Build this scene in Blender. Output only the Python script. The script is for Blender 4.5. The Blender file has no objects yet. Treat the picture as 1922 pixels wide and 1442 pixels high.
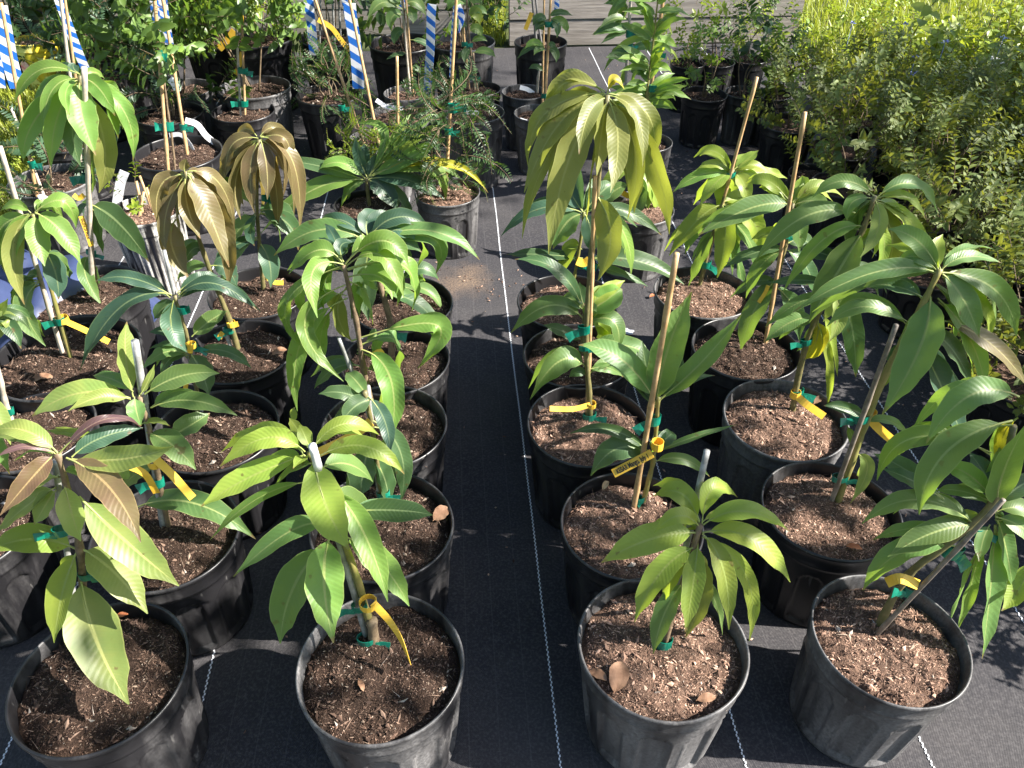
import bpy, bmesh, math, random
import numpy as np
from mathutils import Vector, Matrix, noise, Euler

# ------------------------------------------------------------------ camera, sky, sun, exposure
SC = bpy.context.scene
COL = SC.collection
F_PX, PITCH, CAM_H = 1500.0, math.radians(39.0), 1.44
cam_data = bpy.data.cameras.new('camera')
cam_data.sensor_width = 36.0
cam_data.lens = 36.0 * F_PX / 1922.0
cam_data.clip_start, cam_data.clip_end = 0.02, 400.0
cam = bpy.data.objects.new('camera', cam_data)
COL.objects.link(cam)
cam.location = (0, 0, CAM_H)
cam.rotation_euler = (math.radians(90) - PITCH, 0, 0)
SC.camera = cam

SUN_EL, SUN_AZ = math.radians(39.0), math.radians(-9.0)      # azimuth measured from +X towards +Y
sun_dir = Vector((math.cos(SUN_EL) * math.cos(SUN_AZ), math.cos(SUN_EL) * math.sin(SUN_AZ), math.sin(SUN_EL)))
world = bpy.data.worlds.new('World')
SC.world = world
world.use_nodes = True
wn = world.node_tree
bg = wn.nodes['Background']
sky = wn.nodes.new('ShaderNodeTexSky')
sky.sky_type = 'NISHITA'
sky.sun_disc = False
sky.sun_elevation = SUN_EL
sky.sun_rotation = math.radians(90) - SUN_AZ
wn.links.new(sky.outputs[0], bg.inputs[0])
bg.inputs[1].default_value = 0.075
sl = bpy.data.lights.new('sun', 'SUN')
sl.energy = 5.0
sl.angle = math.radians(0.5)
sl.color = (1.0, 0.945, 0.865)
sun = bpy.data.objects.new('sun', sl)
COL.objects.link(sun)
sun.rotation_euler = sun_dir.to_track_quat('Z', 'Y').to_euler()
sun.location = sun_dir * 20
SC.view_settings.view_transform = 'Standard'
SC.view_settings.look = 'None'
SC.view_settings.exposure = 1.85
SC.view_settings.gamma = 1.0
SC.view_settings.use_curve_mapping = False

rnd = random.Random(7)
CP, SP = math.cos(PITCH), math.sin(PITCH)


def ray(px, py):
    a, b = (px - 961.0) / F_PX, -(py - 721.0) / F_PX
    return Vector((a, CP + b * SP, -SP + b * CP))


def on_z(px, py, z):
    r = ray(px, py)
    return Vector((0, 0, CAM_H)) + r * ((z - CAM_H) / r.z)


def on_y(px, py, y):
    r = ray(px, py)
    return Vector((0, 0, CAM_H)) + r * (y / r.y)


def depth(p):
    return p.y * CP + (CAM_H - p.z) * SP


# ------------------------------------------------------------------ materials
def new_mat(name):
    m = bpy.data.materials.new(name)
    m.use_nodes = True
    nt = m.node_tree
    b = nt.nodes['Principled BSDF']
    return m, nt, b


def node(nt, typ, **kw):
    n = nt.nodes.new(typ)
    for k, v in kw.items():
        if k.startswith('i_'):
            key = k[2:]
            n.inputs[int(key) if key.isdigit() else key].default_value = v
        else:
            setattr(n, k, v)
    return n


def math_n(nt, op, a, b=None, c=None, clamp=False):
    n = nt.nodes.new('ShaderNodeMath')
    n.operation = op
    n.use_clamp = clamp
    for i, v in enumerate((a, b, c)):
        if v is None:
            continue
        if isinstance(v, (int, float)):
            n.inputs[i].default_value = v
        else:
            nt.links.new(v, n.inputs[i])
    return n.outputs[0]


def mixc(nt, fac, a, b, blend='MIX'):
    n = nt.nodes.new('ShaderNodeMix')
    n.data_type = 'RGBA'
    n.blend_type = blend
    for sock, v in ((n.inputs[0], fac), (n.inputs[6], a), (n.inputs[7], b)):
        if isinstance(v, (int, float)):
            sock.default_value = v
        elif isinstance(v, (tuple, list)):
            sock.default_value = (*v[:3], 1)
        else:
            nt.links.new(v, sock)
    return n.outputs[2]


def ramp(nt, fac, stops):
    n = nt.nodes.new('ShaderNodeValToRGB')
    cr = n.color_ramp
    while len(cr.elements) < len(stops):
        cr.elements.new(0.5)
    for e, (p, c) in zip(cr.elements, stops):
        e.position = p
        e.color = (*c[:3], 1) if isinstance(c, (tuple, list)) else (c, c, c, 1)
    nt.links.new(fac, n.inputs[0])
    return n.outputs[0]


def noise_tex(nt, scale, detail=4, rough=0.55, coord='Object', vec=None):
    if vec is None:
        tc = nt.nodes.new('ShaderNodeTexCoord')
        vec = tc.outputs[coord]
    n = nt.nodes.new('ShaderNodeTexNoise')
    n.inputs['Scale'].default_value = scale
    n.inputs['Detail'].default_value = detail
    n.inputs['Roughness'].default_value = rough
    nt.links.new(vec, n.inputs['Vector'])
    return n.outputs[0]


def bump(nt, b, height, strength, dist=0.01):
    n = nt.nodes.new('ShaderNodeBump')
    n.inputs['Strength'].default_value = strength
    n.inputs['Distance'].default_value = dist
    nt.links.new(height, n.inputs['Height'])
    nt.links.new(n.outputs[0], b.inputs['Normal'])


def simple(name, c1, c2, rough=0.6, scale=30, spec=0.5, bmp=0.0):
    m, nt, b = new_mat(name)
    f = noise_tex(nt, scale)
    nt.links.new(mixc(nt, ramp(nt, f, [(0.35, 0.0), (0.65, 1.0)]), c1, c2), b.inputs['Base Color'])
    b.inputs['Roughness'].default_value = rough
    b.inputs['Specular IOR Level'].default_value = spec
    if bmp:
        bump(nt, b, f, bmp, 0.004)
    return m


def leaf_mat(name, top, trans, edge=None, rough=0.44, tr=0.40, vein=(0.33, 0.40, 0.10), young=0.0):
    """top: blade colour, trans: colour of light coming through, edge: colour of patches"""
    m, nt, b = new_mat(name)
    uv = nt.nodes.new('ShaderNodeUVMap')
    sep = nt.nodes.new('ShaderNodeSeparateXYZ')
    nt.links.new(uv.outputs[0], sep.inputs[0])
    u = math_n(nt, 'ABSOLUTE', math_n(nt, 'SUBTRACT', math_n(nt, 'MULTIPLY', sep.outputs[0], 2.0), 1.0))
    v = sep.outputs[1]
    oi = nt.nodes.new('ShaderNodeObjectInfo')
    # lateral veins leave the midrib at an angle
    ph = math_n(nt, 'SUBTRACT', math_n(nt, 'MULTIPLY', v, 19.0), math_n(nt, 'MULTIPLY', u, 2.1))
    fr = math_n(nt, 'ABSOLUTE', math_n(nt, 'SUBTRACT', math_n(nt, 'FRACT', ph), 0.5))
    lat = ramp(nt, fr, [(0.0, 1.0), (0.075, 0.0)])
    latf = math_n(nt, 'MULTIPLY', lat, ramp(nt, u, [(0.0, 1.0), (0.9, 0.15)]))
    wid = math_n(nt, 'SUBTRACT', 0.115, math_n(nt, 'MULTIPLY', v, 0.06))
    mid = math_n(nt, 'MULTIPLY', math_n(nt, 'SUBTRACT', wid, u), 28.0, clamp=True)
    nz = noise_tex(nt, 22, 5)
    patch = ramp(nt, nz, [(0.42, 0.0), (0.68, 1.0)])
    e = edge or tuple(min(1, c * 1.5) for c in top)
    c = mixc(nt, math_n(nt, 'MULTIPLY', patch, 0.55), top, e)
    tipf = ramp(nt, v, [(0.55, 0.0), (1.0, 0.5)])
    c = mixc(nt, math_n(nt, 'MULTIPLY', tipf, oi.outputs['Random']), c, e)
    hsv = nt.nodes.new('ShaderNodeHueSaturation')
    nt.links.new(c, hsv.inputs['Color'])
    nt.links.new(math_n(nt, 'ADD', 0.485, math_n(nt, 'MULTIPLY', oi.outputs['Random'], 0.03)), hsv.inputs['Hue'])
    nt.links.new(math_n(nt, 'ADD', 0.72, math_n(nt, 'MULTIPLY', math_n(nt, 'FRACT', math_n(nt, 'MULTIPLY', oi.outputs['Random'], 7.31)), 0.55)), hsv.inputs['Value'])
    c = mixc(nt, math_n(nt, 'MULTIPLY', latf, 0.36), hsv.outputs[0], vein)
    c = mixc(nt, math_n(nt, 'MULTIPLY', mid, 0.95), c, vein)
    c = mixc(nt, ramp(nt, u, [(0.93, 0.0), (0.97, 0.55)]), c, vein)
    # small brown blemishes
    sp = noise_tex(nt, 55, 2)
    c = mixc(nt, ramp(nt, sp, [(0.685, 0.0), (0.72, 0.75)]), c, (0.11, 0.07, 0.03))
    tipb = math_n(nt, 'MULTIPLY', ramp(nt, math_n(nt, 'ADD', v, math_n(nt, 'MULTIPLY', nz, 0.06)), [(0.97, 0.0), (0.995, 1.0)]),
                  math_n(nt, 'GREATER_THAN', oi.outputs['Random'], 0.5))
    c = mixc(nt, math_n(nt, 'MULTIPLY', tipb, 0.85), c, (0.20, 0.12, 0.05))
    geo = nt.nodes.new('ShaderNodeNewGeometry')
    c = mixc(nt, math_n(nt, 'MULTIPLY', geo.outputs['Backfacing'], 0.35), c, tuple(min(1, 0.06 + k * 1.25) for k in top))
    nt.links.new(c, b.inputs['Base Color'])
    b.inputs['Roughness'].default_value = rough
    b.inputs['Specular IOR Level'].default_value = 0.5
    hgt = math_n(nt, 'ADD', math_n(nt, 'MULTIPLY', math_n(nt, 'SINE', math_n(nt, 'MULTIPLY', ph, 6.2832)), 0.5),
                 math_n(nt, 'MULTIPLY', nz, 0.7))
    bump(nt, b, hgt, 0.16, 0.0011)
    t = nt.nodes.new('ShaderNodeBsdfTranslucent')
    tc = mixc(nt, math_n(nt, 'MULTIPLY', latf, 0.35), trans, tuple(k * 0.5 for k in trans))
    tc = mixc(nt, math_n(nt, 'MULTIPLY', mid, 0.6), tc, tuple(k * 0.6 for k in trans))
    nt.links.new(tc, t.inputs[0])
    ms = nt.nodes.new('ShaderNodeMixShader')
    ms.inputs[0].default_value = tr
    nt.links.new(b.outputs[0], ms.inputs[1])
    nt.links.new(t.outputs[0], ms.inputs[2])
    nt.links.new(ms.outputs[0], nt.nodes['Material Output'].inputs[0])
    return m


def small_leaf_mat(name, c1, c2, trans, rough=0.42, tr=0.35, c3=None):
    m, nt, b = new_mat(name)
    geo = nt.nodes.new('ShaderNodeNewGeometry')
    oi = nt.nodes.new('ShaderNodeObjectInfo')
    c = mixc(nt, geo.outputs['Random Per Island'], c1, c2)
    if c3:
        f = math_n(nt, 'GREATER_THAN', math_n(nt, 'FRACT', math_n(nt, 'MULTIPLY', geo.outputs['Random Per Island'], 17.3)), 0.9)
        c = mixc(nt, f, c, c3)
    hsv = nt.nodes.new('ShaderNodeHueSaturation')
    nt.links.new(c, hsv.inputs['Color'])
    nt.links.new(math_n(nt, 'ADD', 0.7, math_n(nt, 'MULTIPLY', oi.outputs['Random'], 0.6)), hsv.inputs['Value'])
    nt.links.new(hsv.outputs[0], b.inputs['Base Color'])
    b.inputs['Roughness'].default_value = rough
    t = nt.nodes.new('ShaderNodeBsdfTranslucent')
    t.inputs[0].default_value = (*trans, 1)
    ms = nt.nodes.new('ShaderNodeMixShader')
    ms.inputs[0].default_value = tr
    nt.links.new(b.outputs[0], ms.inputs[1])
    nt.links.new(t.outputs[0], ms.inputs[2])
    nt.links.new(ms.outputs[0], nt.nodes['Material Output'].inputs[0])
    return m


LM = {
    'y': leaf_mat('lime_leaf', (0.215, 0.300, 0.048), (0.48, 0.62, 0.05), (0.30, 0.345, 0.06)),
    'p': leaf_mat('pale_leaf', (0.19, 0.27, 0.070), (0.42, 0.52, 0.08), (0.32, 0.35, 0.09), vein=(0.42, 0.44, 0.14)),
    'g': leaf_mat('green_leaf', (0.110, 0.198, 0.060), (0.31, 0.48, 0.05), (0.160, 0.245, 0.07), vein=(0.32, 0.39, 0.14)),
    'v': leaf_mat('bright_green_leaf', (0.145, 0.262, 0.055), (0.39, 0.58, 0.05), (0.195, 0.31, 0.06), vein=(0.36, 0.43, 0.14)),
    'd': leaf_mat('dark_leaf', (0.055, 0.110, 0.042), (0.18, 0.30, 0.04), (0.075, 0.14, 0.05), vein=(0.22, 0.30, 0.13), rough=0.42),
    't': leaf_mat('teal_leaf', (0.048, 0.105, 0.066), (0.13, 0.24, 0.05), (0.065, 0.135, 0.08), vein=(0.20, 0.27, 0.13), rough=0.42),
    'o': leaf_mat('olive_leaf', (0.165, 0.188, 0.052), (0.42, 0.46, 0.05), (0.225, 0.225, 0.058), vein=(0.38, 0.38, 0.13)),
    'b': leaf_mat('bronze_leaf', (0.160, 0.122, 0.056), (0.34, 0.25, 0.05), (0.135, 0.135, 0.050), vein=(0.42, 0.36, 0.15), rough=0.40),
    'r': leaf_mat('copper_leaf', (0.200, 0.125, 0.078), (0.38, 0.24, 0.08), (0.23, 0.21, 0.075), vein=(0.42, 0.30, 0.14), rough=0.40),
    'm': leaf_mat('mauve_leaf', (0.135, 0.075, 0.085), (0.26, 0.12, 0.08), (0.16, 0.10, 0.08), vein=(0.3, 0.2, 0.15), rough=0.4),
    'Y': leaf_mat('yellow_leaf', (0.42, 0.36, 0.020), (0.62, 0.56, 0.03), (0.36, 0.36, 0.03), vein=(0.5, 0.46, 0.1)),
}


def pot_material(name, dust=0.5, streak=False):
    m, nt, b = new_mat(name)
    tc = nt.nodes.new('ShaderNodeTexCoord')
    oi = nt.nodes.new('ShaderNodeObjectInfo')
    add = node(nt, 'ShaderNodeVectorMath', operation='ADD')
    nt.links.new(tc.outputs['Object'], add.inputs[0])
    comb = nt.nodes.new('ShaderNodeCombineXYZ')
    for i in range(3):
        nt.links.new(math_n(nt, 'MULTIPLY', oi.outputs['Random'], 7.0 + i * 3), comb.inputs[i])
    nt.links.new(comb.outputs[0], add.inputs[1])
    mp = nt.nodes.new('ShaderNodeMapping')
    mp.inputs['Scale'].default_value = (1, 1, 0.22 if not streak else 0.07)
    nt.links.new(add.outputs[0], mp.inputs[0])
    big = noise_tex(nt, 9 if not streak else 26, 6, 0.65, vec=mp.outputs[0])
    fine = noise_tex(nt, 160, 3, 0.7, vec=add.outputs[0])
    scr = noise_tex(nt, 70, 2, 0.5, vec=mp.outputs[0])
    base = (0.014, 0.0135, 0.015)
    dustc = (0.17, 0.165, 0.165)
    lo, hi = ((0.52, 0.74) if dust < 0.9 else (0.38, 0.62)) if not streak else (0.44, 0.58)
    f = ramp(nt, big, [(lo, 0.0), (hi, 1.0)])
    f = math_n(nt, 'MULTIPLY', f, ramp(nt, fine, [(0.3, 0.35), (0.65, 1.0)]))
    c = mixc(nt, math_n(nt, 'MULTIPLY', f, dust), base, dustc if not streak else (0.62, 0.60, 0.56))
    sf = ramp(nt, scr, [(0.70, 0.0), (0.74, 0.45)])
    c = mixc(nt, sf, c, (0.16, 0.155, 0.15))
    spk = ramp(nt, fine, [(0.70, 0.0), (0.74, 0.6)])
    c = mixc(nt, math_n(nt, 'MULTIPLY', spk, f), c, (0.3, 0.29, 0.27))
    nt.links.new(c, b.inputs['Base Color'])
    nt.links.new(math_n(nt, 'ADD', 0.36, math_n(nt, 'MULTIPLY', f, 0.3)), b.inputs['Roughness'])
    b.inputs['Specular IOR Level'].default_value = 0.5
    bump(nt, b, math_n(nt, 'ADD', big, math_n(nt, 'MULTIPLY', fine, 0.2)), 0.25, 0.004)
    return m


POT = pot_material('black_pot_plastic', 0.55)
POT_DUSTY = pot_material('dusty_pot_plastic', 1.0)
POT_STREAK = pot_material('whitewashed_pot', 1.0, True)


def soil_material(name, k):
    m, nt, b = new_mat(name)
    a = noise_tex(nt, 60, 6, 0.7)
    c = noise_tex(nt, 260, 3, 0.7)
    g = lambda r, gg, bb: (r * k, gg * k, bb * k)
    col = ramp(nt, a, [(0.3, g(0.028, 0.018, 0.014)), (0.55, g(0.085, 0.053, 0.038)), (0.75, g(0.18, 0.112, 0.078))])
    col = mixc(nt, ramp(nt, c, [(0.55, 0.0), (0.8, 0.7)]), col, g(0.28, 0.18, 0.125))
    nt.links.new(col, b.inputs['Base Color'])
    b.inputs['Roughness'].default_value = 0.95
    b.inputs['Specular IOR Level'].default_value = 0.15
    bump(nt, b, math_n(nt, 'ADD', a, c), 0.9, 0.006)
    return m


def mulch_material(name, k):
    m, nt, b = new_mat(name)
    geo = nt.nodes.new('ShaderNodeNewGeometry')
    g = lambda r, gg, bb: (r * k, gg * k, bb * k)
    col = ramp(nt, geo.outputs['Random Per Island'], [
        (0.0, g(0.022, 0.013, 0.010)), (0.30, g(0.13, 0.075, 0.052)), (0.62, g(0.32, 0.195, 0.138)),
        (0.90, g(0.50, 0.33, 0.24)), (0.975, (0.46, 0.35, 0.26)), (1.0, (0.50, 0.44, 0.38))])
    lump = noise_tex(nt, 26, 3, 0.6)
    col = mixc(nt, ramp(nt, lump, [(0.38, 0.62), (0.6, 0.0)]), col, g(0.045, 0.028, 0.021))
    nt.links.new(col, b.inputs['Base Color'])
    b.inputs['Roughness'].default_value = 0.85
    b.inputs['Specular IOR Level'].default_value = 0.25
    return m


SOIL = soil_material('bark_soil', 1.5)
MULCH = mulch_material('bark_mulch', 1.45)
SOIL_DARK = soil_material('shade_dark_peat_soil', 0.5)  # peat mix, darkened further so its colour stands in for shade
MULCH_DARK = mulch_material('shade_dark_peat_fibres', 0.5)  # fibres to match, with shade put into their colour
BAMBOO = simple('bamboo', (0.36, 0.22, 0.10), (0.50, 0.33, 0.17), 0.45, 60)
BAMBOO_PALE = simple('weathered_bamboo', (0.34, 0.29, 0.23), (0.50, 0.44, 0.36), 0.55, 60)
STAKE_GREY = simple('grey_stake', (0.17, 0.17, 0.16), (0.34, 0.34, 0.33), 0.5, 60)
STAKE_BROWN = simple('weathered_cane', (0.13, 0.105, 0.08), (0.24, 0.20, 0.165), 0.5, 60)
STAKE_WHITE = simple('white_stake', (0.55, 0.55, 0.56), (0.68, 0.68, 0.68), 0.45, 60)
STEM_BROWN = simple('brown_stem', (0.11, 0.075, 0.045), (0.20, 0.145, 0.085), 0.7, 90, bmp=0.4)
STEM_GREEN = simple('green_stem', (0.17, 0.17, 0.045), (0.24, 0.20, 0.07), 0.5, 70)
STEM_OLIVE = simple('olive_stem', (0.10, 0.10, 0.035), (0.17, 0.14, 0.06), 0.55, 70, bmp=0.2)
PETIOLE = simple('leaf_stalk', (0.25, 0.30, 0.08), (0.34, 0.36, 0.12), 0.5, 40)
TIE = simple('green_tie_tape', (0.0, 0.115, 0.075), (0.01, 0.19, 0.125), 0.33, 40)
TAG = simple('yellow_tag', (0.72, 0.42, 0.035), (0.80, 0.50, 0.06), 0.42, 25)
TAG_WHITE = simple('white_tag', (0.75, 0.75, 0.78), (0.82, 0.82, 0.84), 0.45, 25)
INK = simple('black_ink', (0.015, 0.014, 0.012), (0.02, 0.02, 0.02), 0.6, 20)
DRY = simple('dry_leaf', (0.17, 0.085, 0.045), (0.30, 0.17, 0.10), 0.75, 45, bmp=0.5)
DRY_RED = simple('rust_leaf', (0.32, 0.09, 0.03), (0.42, 0.16, 0.06), 0.65, 45)


def tape_material():
    m, nt, b = new_mat('striped_tape')
    uv = nt.nodes.new('ShaderNodeUVMap')
    sep = nt.nodes.new('ShaderNodeSeparateXYZ')
    nt.links.new(uv.outputs[0], sep.inputs[0])
    ph = math_n(nt, 'ADD', math_n(nt, 'MULTIPLY', sep.outputs[1], 1.0), math_n(nt, 'MULTIPLY', sep.outputs[0], 0.55))
    st = math_n(nt, 'GREATER_THAN', math_n(nt, 'FRACT', ph), 0.5)
    c = mixc(nt, st, (0.80, 0.81, 0.84), (0.035, 0.20, 0.66))
    nt.links.new(c, b.inputs['Base Color'])
    b.inputs['Roughness'].default_value = 0.35
    t = nt.nodes.new('ShaderNodeBsdfTranslucent')
    nt.links.new(c, t.inputs[0])
    ms = nt.nodes.new('ShaderNodeMixShader')
    ms.inputs[0].default_value = 0.4
    nt.links.new(b.outputs[0], ms.inputs[1])
    nt.links.new(t.outputs[0], ms.inputs[2])
    nt.links.new(ms.outputs[0], nt.nodes['Material Output'].inputs[0])
    return m


TAPE = tape_material()


def cloth_material():
    m, nt, b = new_mat('woven_ground_cloth')
    tc = nt.nodes.new('ShaderNodeTexCoord')
    mp = nt.nodes.new('ShaderNodeMapping')
    mp.inputs['Rotation'].default_value = (0, 0, math.radians(-4))
    nt.links.new(tc.outputs['Object'], mp.inputs[0])
    sep = nt.nodes.new('ShaderNodeSeparateXYZ')
    nt.links.new(mp.outputs[0], sep.inputs[0])
    wx = math_n(nt, 'SINE', math_n(nt, 'MULTIPLY', sep.outputs[0], 6.2832 / 0.0032))
    wy = math_n(nt, 'SINE', math_n(nt, 'MULTIPLY', sep.outputs[1], 6.2832 / 0.0045))
    weave = math_n(nt, 'MULTIPLY', wx, wy)
    # faint heavier threads every few centimetres along the roll
    fx = math_n(nt, 'ABSOLUTE', math_n(nt, 'SUBTRACT', math_n(nt, 'FRACT', math_n(nt, 'MULTIPLY', sep.outputs[0], 1 / 0.0555)), 0.5))
    thr = ramp(nt, fx, [(0.0, 1.0), (0.03, 0.0)])
    dirt = noise_tex(nt, 2.2, 6, 0.6)
    fine = noise_tex(nt, 190, 3, 0.6)
    stre = nt.nodes.new('ShaderNodeMapping')
    stre.inputs['Scale'].default_value = (1, 9, 1)
    nt.links.new(mp.outputs[0], stre.inputs[0])
    lines = noise_tex(nt, 30, 3, 0.7, vec=stre.outputs[0])
    c = mixc(nt, ramp(nt, dirt, [(0.4, 0.0), (0.75, 1.0)]), (0.034, 0.033, 0.037), (0.064, 0.060, 0.060))
    c = mixc(nt, math_n(nt, 'MULTIPLY', thr, 0.35), c, (0.115, 0.11, 0.11))
    c = mixc(nt, math_n(nt, 'MULTIPLY', ramp(nt, lines, [(0.5, 0.0), (0.62, 1.0)]), 0.35), c, (0.03, 0.03, 0.033))
    c = mixc(nt, math_n(nt, 'MULTIPLY', ramp(nt, fine, [(0.45, 0.0), (0.7, 1.0)]), 0.4), c, (0.125, 0.118, 0.118))
    # sand spilled beside a pot in the aisle
    geo = nt.nodes.new('ShaderNodeNewGeometry')
    vm = node(nt, 'ShaderNodeVectorMath', operation='DISTANCE')
    nt.links.new(geo.outputs['Position'], vm.inputs[0])
    vm.inputs[1].default_value = (-0.16, 2.33, 0.004)
    sand = math_n(nt, 'MULTIPLY', math_n(nt, 'SUBTRACT', 0.24, math_n(nt, 'ADD', vm.outputs['Value'], math_n(nt, 'MULTIPLY', noise_tex(nt, 9, 5, 0.6), 0.22))), 9.0, clamp=True)
    c = mixc(nt, math_n(nt, 'MULTIPLY', sand, math_n(nt, 'MULTIPLY', ramp(nt, fine, [(0.35, 0.2), (0.6, 1.0)]), 0.5)), c, (0.28, 0.19, 0.12))
    nt.links.new(c, b.inputs['Base Color'])
    b.inputs['Roughness'].default_value = 0.75
    b.inputs['Specular IOR Level'].default_value = 0.12
    bump(nt, b, math_n(nt, 'ADD', weave, math_n(nt, 'MULTIPLY', fine, 0.8)), 0.35, 0.0008)
    return m


CLOTH = cloth_material()


def wood_material():
    m, nt, b = new_mat('weathered_board')
    tc = nt.nodes.new('ShaderNodeTexCoord')
    oi = nt.nodes.new('ShaderNodeObjectInfo')
    mp = nt.nodes.new('ShaderNodeMapping')
    mp.inputs['Scale'].default_value = (0.9, 12, 12)
    nt.links.new(tc.outputs['Object'], mp.inputs[0])
    comb = nt.nodes.new('ShaderNodeCombineXYZ')
    nt.links.new(math_n(nt, 'MULTIPLY', oi.outputs['Random'], 40), comb.inputs[0])
    nt.links.new(comb.outputs[0], mp.inputs['Location'])
    g = noise_tex(nt, 5, 6, 0.65, vec=mp.outputs[0])
    k = noise_tex(nt, 3.0, 2, 0.5)
    c = ramp(nt, g, [(0.3, (0.19, 0.165, 0.14)), (0.55, (0.32, 0.285, 0.25)), (0.75, (0.42, 0.375, 0.33))])
    c = mixc(nt, ramp(nt, k, [(0.68, 0.0), (0.74, 0.7)]), c, (0.12, 0.09, 0.07))
    nt.links.new(c, b.inputs['Base Color'])
    b.inputs['Roughness'].default_value = 0.8
    bump(nt, b, g, 0.5, 0.004)
    return m


WOOD = wood_material()
EARTH = simple('earth_and_turf', (0.035, 0.05, 0.018), (0.075, 0.085, 0.03), 0.95, 8, spec=0.2)
GRASS = small_leaf_mat('grass_blades', (0.20, 0.25, 0.03), (0.32, 0.34, 0.05), (0.38, 0.44, 0.03))
WEED = small_leaf_mat('weed_leaves', (0.17, 0.25, 0.035), (0.31, 0.37, 0.055), (0.46, 0.54, 0.04))
GOLD = small_leaf_mat('golden_small_leaves', (0.082, 0.130, 0.032), (0.16, 0.195, 0.045), (0.28, 0.30, 0.03), rough=0.62, c3=(0.26, 0.20, 0.045))
SHRUB = small_leaf_mat('shrub_leaves', (0.07, 0.13, 0.03), (0.14, 0.22, 0.04), (0.20, 0.33, 0.03))
LIME_SMALL = small_leaf_mat('lime_shrub_leaves', (0.12, 0.20, 0.02), (0.22, 0.27, 0.03), (0.36, 0.46, 0.03))
DARK_SMALL = small_leaf_mat('dark_shrub_leaves', (0.028, 0.062, 0.020), (0.05, 0.095, 0.03), (0.10, 0.18, 0.02))
FERN = small_leaf_mat('fern_leaves', (0.04, 0.085, 0.045), (0.07, 0.13, 0.07), (0.14, 0.22, 0.07), c3=(0.12, 0.16, 0.08))
REDLEAF = small_leaf_mat('reddish_leaves', (0.22, 0.085, 0.045), (0.28, 0.15, 0.08), (0.4, 0.15, 0.06))
BLUEFLOWER = simple('blue_flower', (0.20, 0.26, 0.62), (0.34, 0.38, 0.72), 0.6, 60)
WHITEFLOWER = simple('white_flower', (0.70, 0.66, 0.62), (0.80, 0.78, 0.74), 0.6, 60)
TWIG = simple('twig_bark', (0.10, 0.07, 0.04), (0.17, 0.12, 0.07), 0.8, 60)
TARP = simple('blue_tarp', (0.02, 0.03, 0.075), (0.04, 0.055, 0.13), 0.4, 9)


# ------------------------------------------------------------------ object helpers
def mesh_of(name, verts, faces, mats, uvs=None, midx=None, smooth=True):
    me = bpy.data.meshes.new(name)
    me.from_pydata(verts, [], faces)
    for m in (mats if isinstance(mats, (list, tuple)) else [mats]):
        me.materials.append(m)
    if midx is not None:
        me.polygons.foreach_set('material_index', midx)
    if smooth:
        me.polygons.foreach_set('use_smooth', [True] * len(me.polygons))
    if uvs is not None:
        lay = me.uv_layers.new(name='UVMap')
        li = np.empty(len(me.loops), dtype=np.int32)
        me.loops.foreach_get('vertex_index', li)
        lay.data.foreach_set('uv', np.asarray(uvs, dtype=np.float32)[li].ravel())
    me.update()
    return me


def link(name, me, parent=None, loc=None):
    o = bpy.data.objects.new(name, me)
    COL.objects.link(o)
    if parent is not None:
        o.parent = parent
    if loc is not None:
        o.location = loc
    return o


def thing(name, label, cat, loc, group=None):
    o = bpy.data.objects.new(name, None)
    o.empty_display_size = 0.05
    COL.objects.link(o)
    o.location = loc
    o['label'] = label
    o['category'] = cat
    if group:
        o['group'] = group
    return o


def tag_obj(o, label, cat, group=None):
    o['label'] = label
    o['category'] = cat
    if group:
        o['group'] = group
    return o


def rel(verts, root):
    l = root.location
    return [(v[0] - l.x, v[1] - l.y, v[2] - l.z) for v in verts]


def tube(pts, radii, seg=8, cap=True):
    """swept tube through pts, returns verts, faces"""
    V, Fc = [], []
    n = len(pts)
    prev = None
    for i, p in enumerate(pts):
        p = Vector(p)
        t = (Vector(pts[min(i + 1, n - 1)]) - Vector(pts[max(i - 1, 0)])).normalized()
        ref = prev if prev is not None else (Vector((0, 1, 0)) if abs(t.y) < 0.9 else Vector((1, 0, 0)))
        s = (ref - t * ref.dot(t)).normalized()
        prev = s
        w = t.cross(s)
        r = radii[i] if isinstance(radii, (list, tuple)) else radii
        for k in range(seg):
            a = 2 * math.pi * k / seg
            V.append(tuple(p + (s * math.cos(a) + w * math.sin(a)) * r))
    for i in range(n - 1):
        for k in range(seg):
            k2 = (k + 1) % seg
            Fc.append((i * seg + k, i * seg + k2, (i + 1) * seg + k2, (i + 1) * seg + k))
    if cap:
        Fc.append(tuple(range(seg - 1, -1, -1)))
        Fc.append(tuple((n - 1) * seg + k for k in range(seg)))
    return V, Fc


def smooth_path(pts, sub=6):
    """Catmull-Rom through pts"""
    P = [Vector(p) for p in pts]
    if len(P) == 2:
        return [P[0].lerp(P[1], i / sub) for i in range(sub + 1)]
    P = [P[0] * 2 - P[1]] + P + [P[-1] * 2 - P[-2]]
    out = []
    for i in range(1, len(P) - 2):
        for k in range(sub):
            t = k / sub
            a, b, c, d = P[i - 1], P[i], P[i + 1], P[i + 2]
            out.append(0.5 * ((2 * b) + (c - a) * t + (2 * a - 5 * b + 4 * c - d) * t * t + (3 * b - a - 3 * c + d) * t ** 3))
    out.append(P[-2].copy())
    return out


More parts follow.
